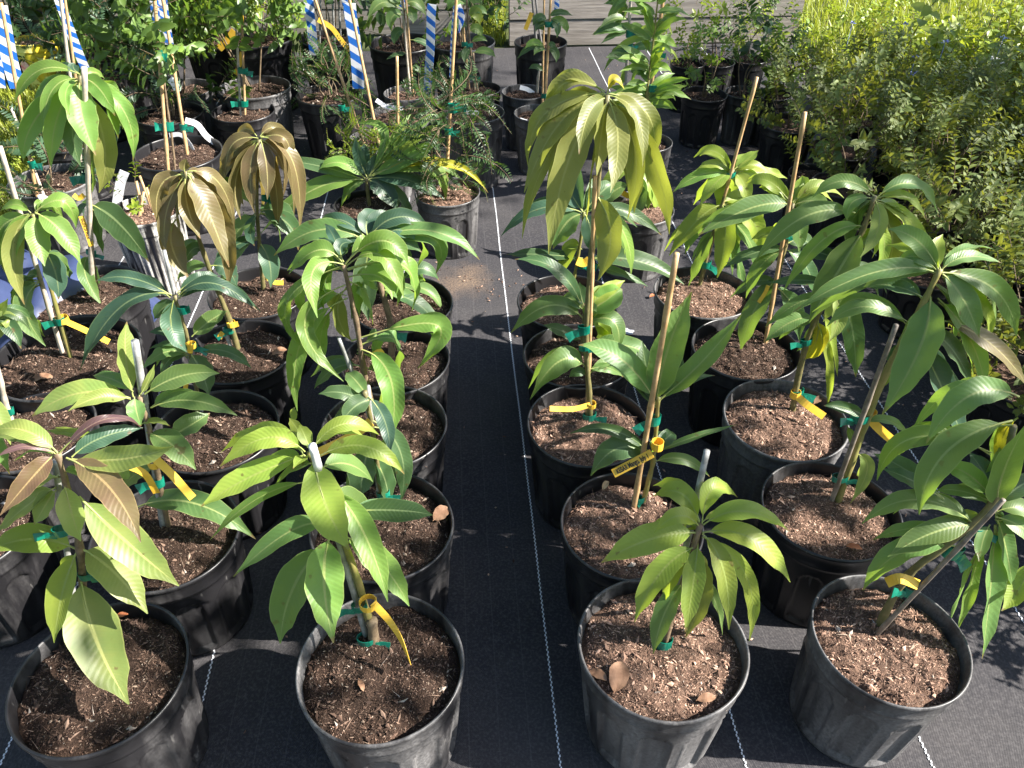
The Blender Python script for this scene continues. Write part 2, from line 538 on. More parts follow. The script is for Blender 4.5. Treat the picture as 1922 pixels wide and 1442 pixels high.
def leaf_geo(p0, pm, p2, width, normal, twist=0.0, fold=0.28, wave=0.05, seed=0, nseg=20, pet=0.08, shape=0):
    """mango leaf: p0 base on the stem, pm the point it passes half way, p2 its tip"""
    R = random.Random(seed)
    p1 = pm * 2 - (p0 + p2) * 0.5
    V, UV, Fc, MI = [], [], [], []

    def pos(t):
        return p0 * (1 - t) ** 2 + p1 * 2 * t * (1 - t) + p2 * t * t

    def tan(t):
        return ((p1 - p0) * 2 * (1 - t) + (p2 - p1) * 2 * t).normalized()
    length = (p1 - p0).length * 0.5 + (p2 - p1).length * 0.5 + (p2 - p0).length * 0.1
    fr, ph1, ph2 = R.uniform(1.4, 3.0), R.uniform(0, 6.3), R.uniform(0, 6.3)
    us = (-1, -0.55, 0, 0.55, 1)
    for i in range(nseg + 1):
        s = i / nseg
        t = pet + (1 - pet) * s
        c, T = pos(t), tan(t)
        N = (normal - T * normal.dot(T))
        N = N.normalized() if N.length > 1e-4 else Vector((0, 0, 1))
        S = T.cross(N)
        a = twist * (s - 0.3)
        S2 = S * math.cos(a) + N * math.sin(a)
        N2 = N * math.cos(a) - S * math.sin(a)
        if shape == 0:
            q = s ** 0.88
            w = max(0.0, 1 - abs(2 * q - 1) ** 2.3) ** 0.92 * (1.04 - 0.16 * s)
            if s > 0.8:
                w *= 1 - 0.35 * math.sin((s - 0.8) / 0.2 * math.pi * 0.75)
        else:
            w = (math.sin(math.pi * s ** 1.05) ** 0.65)
        w = max(w, 0.03 if i else 0.06) * width * 0.5
        for u in us:
            sgn = ph1 if u > 0 else ph2
            z = fold * abs(u) * w + wave * length * 0.35 * u * u * math.sin(fr * 6.28 * s + sgn) * min(1, 3 * s) * min(1, 4 * (1 - s))
            ww = w * (1 + 0.045 * math.sin(fr * 9 * s + sgn) + 0.05 * noise.noise(Vector((s * 11, u * 3, seed * 0.37))) * abs(u))
            V.append(tuple(c + S2 * (u * ww * (1 - 0.06 * abs(u))) + N2 * z))
            UV.append(((u + 1) / 2, s))
    for i in range(nseg):
        for k in range(4):
            a = i * 5 + k
            Fc.append((a, a + 1, a + 6, a + 5))
            MI.append(0)
    # stalk
    n0 = len(V)
    r = max(0.0011, min(0.0019, width * 0.035))
    tv, tf = tube([pos(pet * 1.25 * k / 3) for k in range(4)] + [pos(0.3) - normal * r * 0.6, pos(0.5) - normal * r * 0.5], [r * 1.15, r, r, r * 0.95, r * 0.7, r * 0.4], 5, False)
    V += tv
    UV += [(0.5, 0.0)] * len(tv)
    Fc += [tuple(k + n0 for k in f) for f in tf]
    MI += [1] * len(tf)
    return V, UV, Fc, MI


def strip(pts, width, sides, thick=0.0006):
    """thin ribbon with thickness; sides: width direction per point. returns verts, uvs, faces"""
    V, UV, Fc = [], [], []
    L = 0.0
    n = len(pts)
    for i, p in enumerate(pts):
        if i:
            L += (pts[i] - pts[i - 1]).length
        t = (pts[min(i + 1, n - 1)] - pts[max(i - 1, 0)]).normalized()
        s = sides[i]
        s = (s - t * s.dot(t)).normalized()
        nn = t.cross(s)
        w = width[i] if isinstance(width, (list, tuple)) else width
        for (a, b, u) in ((-1, 1, 0), (1, 1, 1), (1, -1, 1), (-1, -1, 0)):
            V.append(tuple(p + s * (a * w / 2) + nn * (b * thick / 2)))
            UV.append((u, L / (w * 1.25)))
    for i in range(n - 1):
        for k in range(4):
            k2 = (k + 1) % 4
            Fc.append((i * 4 + k, i * 4 + k2, i * 4 + 4 + k2, i * 4 + 4 + k))
    Fc.append((3, 2, 1, 0))
    Fc.append(tuple((n - 1) * 4 + k for k in range(4)))
    return V, UV, Fc


# ------------------------------------------------------------------ setting
def rowpt(x, y, z=0.0):
    """grid of the cloth: rows drift 4 degrees left of the camera heading"""
    a = math.radians(4.0)
    return Vector((x * math.cos(a) - y * math.sin(a), x * math.sin(a) + y * math.cos(a), z))


def build_ground():
    V, Fc = [], []
    n, S = 40, 120.0
    me = mesh_of('ground', [(-S, -S, -0.006), (S, -S, -0.006), (S, S, -0.006), (-S, S, -0.006)], [(0, 1, 2, 3)], EARTH)
    g = link('ground', me)
    g['kind'] = 'structure'
    xs = np.linspace(-1.75, 2.05, 150)
    ys = np.linspace(-0.8, 4.93, 210)
    V = []
    for y in ys:
        for x in xs:
            p = Vector((x, y, 0))
            z = 0.004 * noise.noise(p * 2.3) + 0.0016 * noise.noise(p * 9)
            q = rowpt(x, y)
            V.append((q.x, q.y, z + 0.004))
    nx = len(xs)
    Fc = [(j * nx + i, j * nx + i + 1, (j + 1) * nx + i + 1, (j + 1) * nx + i) for j in range(len(ys) - 1) for i in range(nx - 1)]
    c = link('ground_cloth', mesh_of('ground_cloth', V, Fc, CLOTH))
    c['kind'] = 'structure'
    # white stitched marker lines woven into the cloth
    white = simple('white_marker_thread', (0.70, 0.72, 0.76), (0.78, 0.80, 0.84), 0.6, 50)
    for x0 in (-1.202, -0.869, -0.536, -0.203, 0.135, 0.468, 0.801, 1.134, 1.467):
        V, Fc = [], []
        y = -0.5
        k = 0
        while y < 4.9:
            z = 0.004 * noise.noise(Vector((x0, y, 0)) * 2.3) + 0.0016 * noise.noise(Vector((x0, y, 0)) * 9) + 0.0058
            wob = 0.0022 * noise.noise(Vector((x0 * 5, y * 3, 4)))
            sx = 0.0009 * (1 if k % 2 else -1)
            b = len(V)
            for (dx, dy) in ((-0.0013, -0.0024), (0.0013, -0.0019), (0.0013, 0.0024), (-0.0013, 0.0019)):
                q = rowpt(x0 + wob + sx + dx, y + dy)
                V.append((q.x, q.y, z))
            for v in list(V[b:b + 4]):
                V.append((v[0], v[1], v[2] - 0.0012))
            Fc += [(b, b + 1, b + 2, b + 3), (b, b + 4, b + 5, b + 1), (b + 1, b + 5, b + 6, b + 2), (b + 2, b + 6, b + 7, b + 3), (b + 3, b + 7, b + 4, b)]
            y += 0.0056
            k += 1
        o = link('stitch_line', mesh_of('stitch_line', V, Fc, white, smooth=False), c)
        o['kind'] = 'stuff'
    return c


CLOTH_OBJ = build_ground()


def litter():
    """bark crumbs and bits of leaf blown over the cloth"""
    R = random.Random(3)
    V, Fc = [], []
    for i in range(345):
        p = rowpt(R.uniform(-1.2, 1.25), R.uniform(0.45, 4.7), 0.009)
        if i > 300:
            p = Vector((R.gauss(-0.16, 0.12), R.gauss(2.30, 0.06), 0.009))
        L, W = R.uniform(0.002, 0.007), R.uniform(0.001, 0.003)
        a = R.uniform(0, 6.3)
        d, s = Vector((math.cos(a), math.sin(a), R.uniform(-.2, .2))) * L, Vector((-math.sin(a), math.cos(a), R.uniform(-.3, .3))) * W
        b = len(V)
        for q in (p - d, p + s, p + d, p - s, p + Vector((0, 0, .0025)), p - Vector((0, 0, .002))):
            V.append(tuple(q))
        Fc += [(b + i0, b + (i0 + 1) % 4, b + 4) for i0 in range(4)] + [(b + (i0 + 1) % 4, b + i0, b + 5) for i0 in range(4)]
    o = link('litter', mesh_of('litter', V, Fc, MULCH, smooth=False))
    o['kind'] = 'stuff'
    o['label'] = 'bark crumbs scattered over the black ground cloth'


litter()


def plank_mesh(length, h, t, seed):
    bm = bmesh.new()
    bmesh.ops.create_cube(bm, size=1.0)
    bmesh.ops.scale(bm, vec=(length, t, h), verts=bm.verts)
    bmesh.ops.bevel(bm, geom=list(bm.edges), offset=0.004, segments=2, affect='EDGES')
    me = bpy.data.meshes.new('plank')
    bm.to_mesh(me)
    bm.free()
    me.materials.append(WOOD)
    return me


def timber_wall(name, label, x0, x1, y0, y1, rows, group):
    a = Vector((x0, y0, 0))
    d = Vector((x1 - x0, y1 - y0, 0))
    L = d.length
    root = thing(name, label, 'timber wall', a, group)
    root.rotation_euler = (0, 0, math.atan2(d.y, d.x))
    R = random.Random(int(L * 100))
    for r in range(rows):
        x = 0.0
        while x < L - 0.05:
            l = min(L - x, 2.44 if x > 0 or r % 2 == 0 else 1.5)
            o = link('plank', plank_mesh(l - 0.004, 0.140, 0.038, r), root, (x + l / 2, R.uniform(-0.004, 0.004), 0.076 + r * 0.147))
            o.rotation_euler = (R.uniform(-0.02, 0.02), R.uniform(-0.003, 0.003), 0)
            x += l
    x = 0.05
    while x < L:
        o = link('post', plank_mesh(0.09, rows * 0.147 + 0.02, 0.09, 5), root, (x, 0.072, rows * 0.0735))
        x += 1.2
    return root


timber_wall('timber_wall', 'low wall of stacked weathered boards behind the bamboo staked pots, right of the grassy gap', -0.02, 1.72, 4.99, 5.075, 4, 'low board walls at the back')
timber_wall('timber_wall', 'low wall of grey shaded boards at the back, left of the grassy gap', -3.9, -0.24, 5.26, 5.22, 4, 'low board walls at the back')
# end board that closes the right wall beside the gap
# ------------------------------------------------------------------ shared pot, soil and mulch meshes
def rim_wobble(var, th):
    return 1 + (0.0, 0.012, 0.016)[var] * math.cos(2 * th + var * 1.3) + (0.003, 0.006, 0.007)[var] * math.cos(3 * th + 0.7 + var)


PANELS = 10


def pot_mesh(var, mat, ribs=False):
    N = 200
    prof = [(0.113, 0.0, 1), (0.1135, 0.004, 1)]
    z = 0.012
    while z < 0.203:
        prof.append((0.1135 + (0.1325 - 0.1135) * z / 0.205, z, 1))
        z += 0.006
    prof += [(0.1325, 0.205, 0), (0.1350, 0.2065, 0), (0.1362, 0.2095, 0), (0.1358, 0.213, 0), (0.1350, 0.216, 0), (0.1360, 0.228, 0), (0.1368, 0.238, 0),
             (0.1388, 0.2405, 0), (0.1405, 0.2440, 0), (0.1403, 0.2475, 0), (0.1388, 0.2497, 0), (0.1368, 0.2500, 0), (0.1352, 0.2480, 0), (0.1345, 0.2440, 0),
             (0.1335, 0.230, 0), (0.1322, 0.215, 0), (0.1300, 0.190, 0)]
    V, Fc = [], []
    for (r, z, body) in prof:
        for k in range(N):
            th = 2 * math.pi * k / N
            rr = r
            if body:
                if ribs:
                    rr += 0.0030 * math.cos(th * 36) * min(1, z / 0.02)
                else:
                    a = ((th / (2 * math.pi) * PANELS) % 1.0) - 0.5
                    half = 0.33
                    top = 0.178
                    x = a / half
                    cap = top - 0.032 * (1 - math.sqrt(max(0, 1 - min(1, abs(x)) ** 2)))
                    ins = min((1 - abs(x)) * half * 2 * math.pi * r / PANELS, cap - z, z - 0.012)
                    f = max(0.0, min(1.0, ins / 0.0045))
                    rr -= 0.0068 * f
                    # a raised bead round the recess
                    rr += 0.0020 * math.exp(-((ins + 0.002) / 0.0028) ** 2)
            wob = 1 + (rim_wobble(var, th) - 1) * (z / 0.25)
            V.append((rr * wob * math.cos(th), rr * wob * math.sin(th), z))
    n = len(prof)
    for i in range(n - 1):
        for k in range(N):
            k2 = (k + 1) % N
            Fc.append((i * N + k, i * N + k2, (i + 1) * N + k2, (i + 1) * N + k))
    Fc.append(tuple(range(N - 1, -1, -1)))
    return mesh_of('pot', V, Fc, mat)


POTS = [pot_mesh(v, POT) for v in range(3)]
POTS_DUSTY = [pot_mesh(v, POT_DUSTY) for v in range(3)]
POT_RIBBED = pot_mesh(1, POT_STREAK, True)
SOIL_Z = 0.223


def soil_height(x, y, var):
    p = Vector((x, y, var * 3.7))
    r = math.hypot(x, y)
    return SOIL_Z + 0.010 * (1 - (r / 0.13) ** 2) + 0.010 * noise.noise(p * 20) + 0.006 * noise.noise(p * 62) - 0.008 * max(0, (r - 0.112) / 0.02)


def soil_mesh(var):
    NR, NA = 44, 96
    V, Fc = [(0, 0, soil_height(0, 0, var))], []
    for i in range(1, NR + 1):
        for k in range(NA):
            th = 2 * math.pi * k / NA
            r = 0.1325 * i / NR * rim_wobble(var, th)
            x, y = r * math.cos(th), r * math.sin(th)
            V.append((x, y, soil_height(x, y, var)))
    for k in range(NA):
        Fc.append((0, 1 + k, 1 + (k + 1) % NA))
    for i in range(NR - 1):
        for k in range(NA):
            k2 = (k + 1) % NA
            Fc.append((1 + i * NA + k, 1 + (i + 1) * NA + k, 1 + (i + 1) * NA + k2, 1 + i * NA + k2))
    return mesh_of('soil', V, Fc, SOIL)


def mulch_mesh(var, count):
    R = random.Random(100 + var)
    V, Fc = [], []
    for i in range(count):
        th = R.uniform(0, 6.2832)
        r = 0.127 * math.sqrt(R.random()) * rim_wobble(var, th)
        x, y = r * math.cos(th), r * math.sin(th)
        k = R.random()
        L = 0.0011 + 0.0028 * R.random() ** 2 + (0.008 * R.random() if k > 0.972 else 0)
        W = L * (R.uniform(0.06, 0.16) if k < .45 else R.uniform(0.18, 0.5))
        if 0.45 < k < 0.462:
            L, W = R.uniform(.010, .022), R.uniform(.0004, .0007)
        H = W * R.uniform(0.3, 0.8)
        z = soil_height(x, y, var) + R.uniform(-0.001, 0.0025)
        a, t = R.uniform(0, 6.3), R.gauss(0, 0.45)
        d = Vector((math.cos(a) * math.cos(t), math.sin(a) * math.cos(t), math.sin(t)))
        s = Vector((-math.sin(a), math.cos(a), R.gauss(0, .35))).normalized()
        u = d.cross(s).normalized()
        c = Vector((x, y, z))
        b = len(V)
        bend = u * (L * R.uniform(-.25, .25))
        for q in (c - d * L, c + s * W + bend, c + d * L, c - s * W + bend, c + u * H + bend, c - u * H + bend):
            V.append(tuple(q))
        Fc += [(b + j, b + (j + 1) % 4, b + 4) for j in range(4)] + [(b + (j + 1) % 4, b + j, b + 5) for j in range(4)]
    return mesh_of('mulch', V, Fc, MULCH, smooth=False)


SOILS = [soil_mesh(v) for v in range(3)]
MULCHES = [mulch_mesh(v, 9500) for v in range(3)]


def recoloured(me, mat):
    c = me.copy()
    c.materials[0] = mat
    return c


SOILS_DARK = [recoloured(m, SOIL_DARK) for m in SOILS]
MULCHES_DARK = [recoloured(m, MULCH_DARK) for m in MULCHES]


class Plant:
    """a potted plant: pot, soil with mulch, stem, stakes, ties and leaves as parts of one thing"""

    def __init__(self, name, label, cat, rim, group=None, h=0.25, seed=0, pots=None, var=None, rot=None, tilt=(0, 0), dark=False):
        px, py, w = rim
        self.R = random.Random(seed * 31 + 5)
        if h is None:
            hh = 0.25
            for _ in range(6):
                c = on_z(px, py, hh)
                d = w * depth(c) / F_PX
                hh = max(0.15, min(0.42, d * 0.95))
            h = hh
        c = on_z(px, py, h)
        self.d = w * depth(c) / F_PX
        self.h = h
        self.root = thing(name, label, cat, (c.x, c.y, 0.005), group)
        self.c = c
        var = seed % 3 if var is None else var
        sx = self.d / 0.281
        sz = h / 0.25
        self.sz = sz
        rz = self.R.uniform(0, 6.3) if rot is None else rot
        pm = pots if pots is not None else (POTS_DUSTY if self.R.random() < 0.3 else POTS)
        me = pm[var] if isinstance(pm, list) else pm
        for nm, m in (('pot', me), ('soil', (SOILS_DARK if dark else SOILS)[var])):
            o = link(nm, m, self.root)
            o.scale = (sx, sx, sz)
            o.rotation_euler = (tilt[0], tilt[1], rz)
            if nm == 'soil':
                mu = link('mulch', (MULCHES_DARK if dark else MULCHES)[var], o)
                mu['kind'] = 'stuff'
        self.soil_z = 0.005 + (SOIL_Z + 0.008) * sz
        self.nleaf = 0
        self.seed = seed
        self.y0 = None

    # -- stem drawn through points of its own vertical plane
    def stem(self, pts, lean=0.0, r=(0.006, 0.004), mat=None, name='stem'):
        b = on_z(pts[0][0], pts[0][1], self.soil_z)
        self.y0, self.lean = b.y, lean
        self.pb, self.pt = pts[0][1], pts[-1][1]
        P = [self.at(px, py) for (px, py) in pts]
        P[0] = b - Vector((0, 0, 0.03))
        P = smooth_path(P, 5)
        n = len(P)
        rr = []
        for i in range(n):
            k = i / (n - 1)
            rr.append(r[0] * (1 - k) + r[1] * k + 0.0006 * math.sin(i * 1.9 + self.seed) + (0.0010 if i % 5 == 0 else 0))
        V, Fc = tube(P, rr, 9)
        link(name, mesh_of(name, rel(V, self.root), Fc, mat or STEM_BROWN), self.root)
        return P

    def yplane(self, py):
        k = (self.pb - py) / max(1.0, (self.pb - self.pt))
        return self.y0 + self.lean * max(-0.2, min(1.1, k))

    def at(self, px, py, dy=0.0):
        return on_y(px, py, self.yplane(py) + dy)

    def stake(self, a, b, r=0.0045, mat=None, dy=(0.012, 0.012), nodes=3, grounded=True):
        """a: pixel of the foot, b: pixel of the top"""
        if grounded:
            pa = on_z(a[0], a[1], self.soil_z)
            ya = pa.y
            if self.y0 is None:
                self.y0, self.lean, self.pb, self.pt = ya, 0.0, a[1], b[1]
            pb = on_y(b[0], b[1], ya + dy[1])
            pa = pa - (pb - pa).normalized() * 0.05
        else:
            pa, pb = self.at(a[0], a[1], dy[0]), self.at(b[0], b[1], dy[1])
        L = (pb - pa).length
        pts, rr = [], []
        nn = max(4, int(L / 0.035))
        ph = self.R.uniform(0, 1)
        for i in range(nn + 1):
            pts.append(pa.lerp(pb, i / nn))
            rr.append(r * (1.05 - 0.12 * i / nn) * (1.22 if nodes and (i + int(ph * 5)) % 6 == 0 and i < nn else 1.0))
        V, Fc = tube(pts, rr, 9)
        link('stake', mesh_of('stake', rel(V, self.root), Fc, mat or BAMBOO), self.root)

    def tie(self, px, py, along=None, w=0.013, r=0.011, tail=(1, 0.2), dy=0.0, size=1.0):
        c = self.at(px, py, dy)
        T = Vector((0.0, 0.0, 1.0)) if along is None else (self.at(px + along[0], py + along[1], dy) - c).normalized()
        A = Vector((1, 0, 0))
        A = (A - T * A.dot(T)).normalized()
        B = T.cross(A)
        r *= size
        w *= size
        pts, sd = [], []
        for i in range(15):
            th = 2 * math.pi * i / 14 + 0.6
            pts.append(c + A * (math.cos(th) * r * 1.15) + B * (math.sin(th) * r * 0.8) + T * (0.0006 * i))
            sd.append(T)
        V, UV, Fc = strip(pts, w, sd, 0.0009)
        # knot and loose tail
        q = c + A * (r * 1.1 * tail[0]) - B * r * 0.6
        d = (A * tail[0] + T * tail[1]).normalized()
        tp = [q - d * 0.006, q + d * 0.010 * size, q + d * 0.024 * size - B * 0.004 - Vector((0, 0, 0.003))]
        sv, _, sf = strip(tp, [w * 0.9, w * 0.8, w * 1.05], [T, T + B * .3, T + B * .5], 0.0009)
        n0 = len(V)
        V += sv
        Fc += [tuple(k + n0 for k in f) for f in sf]
        link('tie', mesh_of('tie', rel(V, self.root), Fc, TIE, smooth=False), self.root)

    def leaf(self, bx, by, tx, ty, w, col, cx=None, cy=None, dy=None, k=0.45, twist=None, label=None, wave=None, fold=None, pet=0.08, wf=1.0):
        R = self.R
        p0 = self.at(bx, by)
        dep = depth(p0)
        if dy is None:
            dy = max(-0.17, min(0.17, k * (by - ty) * dep / F_PX)) + R.uniform(-0.02, 0.02)
        y0 = self.yplane(by)
        p2 = on_y(tx, ty, y0 + dy)
        if cx is None:
            pm = (p0 + p2) * 0.5 + Vector((0, 0, (p2 - p0).length * R.uniform(0.05, 0.11)))
        else:
            pm = on_y(cx, cy, y0 + dy * 0.42)
        wid = max(0.008, w * depth(pm) / F_PX * ({'o': 1.10, 'b': 1.0}.get(col, 1.0))) * wf
        tocam = (Vector((0, 0, CAM_H)) - pm).normalized()
        radial = Vector((p2.x - p0.x, p2.y - p0.y, 0))
        radial = radial.normalized() if radial.length > 1e-4 else Vector((0, -1, 0))
        N = tocam * 0.75 + Vector((0, 0, 0.45)) + radial * 0.25 + Vector((R.uniform(-.28, .28), R.uniform(-.28, .28), R.uniform(-.2, .2)))
        if k <= 0.1:
            N += Vector((R.uniform(-.85, .85), R.uniform(-.3, .3), R.uniform(-.3, .3)))
            wid *= R.uniform(0.85, 1.08)
        tw = R.uniform(-0.5, 0.5) if twist is None else twist
        V, UV, Fc, MI = leaf_geo(p0, pm, p2, wid, N, tw, R.uniform(0.15, 0.42) if fold is None else fold, R.uniform(0.03, 0.085) if wave is None else wave,
                                 R.randrange(9999), pet=pet)
        o = link('leaf', mesh_of('leaf', rel(V, self.root), Fc, [LM[col], PETIOLE], UV, MI), self.root)
        if label:
            o['label'] = label
        return o

    def leaves(self, rows, k=0.45, extra=None, **kw):
        R = random.Random(self.seed + 400)
        extra = (0.8 if k <= 0.1 else 0.6 if k < 0.4 else 0.3) if extra is None else extra
        pool = [r for r in rows if abs(r[2] - r[0]) + abs(r[3] - r[1]) > 55]
        for r in (R.sample(pool, int(len(pool) * extra)) if pool else []):
            # further leaves of the same flush, behind and between the ones in front
            ox, oy = R.uniform(-26, 26), R.uniform(-30, 8)
            s = R.uniform(0.7, 0.95)
            tx, ty = r[0] + (r[2] - r[0]) * s + ox, r[1] + (r[3] - r[1]) * s + oy
            cx, cy = (None, None) if len(r) < 8 else (r[0] + (r[6] - r[0]) * s + ox * .6, r[1] + (r[7] - r[1]) * s + oy * .6)
            self.leaf(r[0] + R.uniform(-3, 3), r[1] + R.uniform(-2, 12), tx, ty, r[4] * R.uniform(.7, .95), r[5] if r[5] not in 'Yrm' else 'g', cx, cy,
                      R.uniform(.03, .10), k, **kw)
        for r in rows:
            bx, by, tx, ty, w, col = r[:6]
            cx, cy = (r[6], r[7]) if len(r) > 7 else (None, None)
            dy = r[8] if len(r) > 8 else None
            self.leaf(bx, by, tx, ty, w, col, cx, cy, dy, k, **kw)

    def whorl(self, px, py, n, L, w, cols, droop=0.5, up=0.35, dy=0.0, a0=None, spread=6.283):
        """n leaves spread round one point of the stem, sizes in metres"""
        R = self.R
        c = self.at(px, py, dy)
        for i in range(n):
            a = (R.uniform(0, 6.3) if a0 is None else a0) + spread * i / n + R.uniform(-.25, .25)
            l = L * R.uniform(0.75, 1.15)
            d = Vector((math.cos(a), math.sin(a), 0))
            b = c + Vector((0, 0, R.uniform(-0.03, 0.01)))
            u = up + R.uniform(-.2, .2)
            dr = droop + R.uniform(-.15, .15)
            pm = b + d * l * 0.5 * (1 - dr * 0.35) + Vector((0, 0, l * (u * 0.5)))
            p2 = b + d * l * (1 - dr * 0.45) + Vector((0, 0, l * (u - dr)))
            V, UV, Fc, MI = leaf_geo(b, pm, p2, w * R.uniform(.8, 1.15), Vector((0, 0, 1)) + d * 0.5 + Vector((R.uniform(-.3, .3), R.uniform(-.4, .1), 0)),
                                     R.uniform(-.6, .6), R.uniform(.15, .4), R.uniform(.03, .08), R.randrange(9999), nseg=10)
            link('leaf', mesh_of('leaf', rel(V, self.root), Fc, [LM[R.choice(cols)], PETIOLE], UV, MI), self.root)


def ribbon(name, label, cat, pts, width, mat, group=None, side=None, twist=0.0, thick=0.0007, text=None, tsize=0.8, tofs=0.0, parent_text=True, rough_edge=False):
    """pts: list of world points; a narrow strip of plastic that hangs or sticks out"""
    P = smooth_path(pts, 5)
    sides = []
    n = len(P)
    for i, p in enumerate(P):
        t = (P[min(i + 1, n - 1)] - P[max(i - 1, 0)]).normalized()
        v = (Vector((0, 0, CAM_H)) - p).normalized() if side is None else side
        s = t.cross(v).normalized()
        a = twist * i / (n - 1)
        s = s * math.cos(a) + t.cross(s) * math.sin(a)
        sides.append(s)
    V, UV, Fc = strip(P, width, sides, thick)
    c = P[0].copy()
    root = link(name, mesh_of(name, [tuple(Vector(v) - c) for v in V], Fc, mat, UV, smooth=False), None, c)
    tag_obj(root, label, cat, group)
    return root, P, sides


def text_on(root, body, origin, xdir, normal, size, squeeze=0.8):
    cu = bpy.data.curves.new('lettering', 'FONT')
    cu.body = body
    cu.size = size
    cu.extrude = 0.00015
    cu.space_character = 1.0
    cu.materials.append(INK)
    cu.offset = size * 0.028
    tmp = bpy.data.objects.new('lettering', cu)
    me = bpy.data.meshes.new_from_object(tmp)
    bpy.data.objects.remove(tmp)
    o = bpy.data.objects.new('lettering', me)
    COL.objects.link(o)
    o.parent = root
    x = xdir.normalized()
    z = (normal - x * normal.dot(x)).normalized()
    y = z.cross(x)
    m = Matrix((x, y, z)).transposed().to_4x4()
    m = m @ Matrix.Diagonal((squeeze, 1, 1, 1))
    m.translation = Vector(origin) - root.location + z * 0.0009
    o.matrix_local = m
    return o


# ------------------------------------------------------------------ the mango saplings, row by row
G_MANGO = 'potted mango saplings in rows on the black ground cloth'


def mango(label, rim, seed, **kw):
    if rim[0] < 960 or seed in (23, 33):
        kw.setdefault('dark', True)  # left rows and two shaded pots get the soil with shade in its colour
    return Plant('potted_mango', label, 'potted plant', rim, G_MANGO, seed=seed, **kw)


# ---- front left
P = mango('mango with copper and mauve new leaves above pale green ones, front left corner pot', (190, 1268, 322), 1, pots=POTS, h=0.25)
P.stem([(160, 1222), (158, 1130), (150, 1030), (130, 930), (108, 852)], -0.03, (0.0065, 0.0035), STEM_BROWN)
P.stake((150, 1215), (104, 868), 0.0048, STAKE_GREY, (0.014, 0.014), nodes=0)
P.tie(165, 1082, w=0.012)
P.tie(118, 1000, w=0.012, tail=(-1, 0.2))
P.leaves([
    (108, 855, 268, 806, 20, 'm', 195, 788, 0.05), (135, 858, 268, 803, 40, 't', 190, 822, 0.05), (135, 862, 326, 838, 54, 'p', 230, 862, -0.03),
    (108, 850, -20, 812, 44, 'p', 45, 808, 0.02), (108, 854, -12, 862, 14, 'm', 50, 838, -0.02), (100, 855, 0, 968, 46, 'r', 62, 895, -0.06),
    (125, 860, 264, 1018, 60, 'r', 205, 915, -0.09), (120, 905, 152, 1016, 50, 'p', 135, 965, -0.06), (105, 920, 64, 985, 46, 'p', 88, 945, -0.02),
    (105, 915, -8, 1002, 44, 'p', 50, 950, 0.0), (148, 932, 336, 1100, 76, 'p', 235, 1015, -0.05), (142, 1030, -24, 1036, 62, 'y', 60, 1012, -0.03),
    (152, 1030, 277, 1152, 70, 'p', 215, 1075, -0.05), (146, 1032, 102, 1207, 56, 'y', 117, 1115, -0.07), (152, 1082, 242, 1322, 100, 'p', 178, 1195, -0.13),
    (110, 895, 20, 930, 40, 'p', 60, 905, 0.05), (120, 885, 180, 925, 36, 'g', 150, 895, 0.06)])

# ---- left, second
P = mango('mango with a white stake top and long pale leaves, behind the copper leaved mango', (312, 1003, 275), 2, pots=POTS)
P.stem([(312, 985), (298, 900), (284, 820), (262, 745)], 0.0, (0.006, 0.0035), STEM_BROWN)
P.stake((306, 985), (254, 640), 0.0062, STAKE_GREY, (0.012, 0.012), nodes=0)
P.stake((272, 758), (253, 640), 0.0066, STAKE_WHITE, (0.0125, 0.0125), nodes=0, grounded=False)
P.tie(296, 908, (-20, -90), 0.020, tail=(-1, -0.3))
P.leaves([
    (250, 745, 238, 604, 42, 'p', 236, 670, 0.05), (264, 740, 290, 684, 15, 'p', 278, 715, 0.02), (272, 740, 412, 701, 45, 'g', 340, 706, 0.02),
    (245, 748, 60, 782, 50, 'p', 150, 738, -0.02), (245, 750, 128, 772, 30, 'p', 190, 745, -0.05), (252, 745, 265, 800, 36, 'g', 256, 772, -0.05),
    (265, 797, 319, 800, 15, 'p', 290, 790, -0.02), (285, 765, 445, 780, 40, 'g', 360, 752, -0.01), (276, 812, 368, 882, 54, 'g', 322, 835, -0.05),
    (318, 822, 394, 776, 46, 'g', 355, 800, 0.06), (190, 822, 86, 808, 20, 'y', 140, 815, 0.03), (258, 952, 480, 1012, 52, 'g', 365, 945, -0.06),
    (240, 872, 222, 900, 34, 'y', 230, 888, -0.02), (250, 735, 175, 705, 34, 'g', 210, 712, 0.06), (292, 880, 225, 925, 40, 'p', 255, 890, 0.03)])

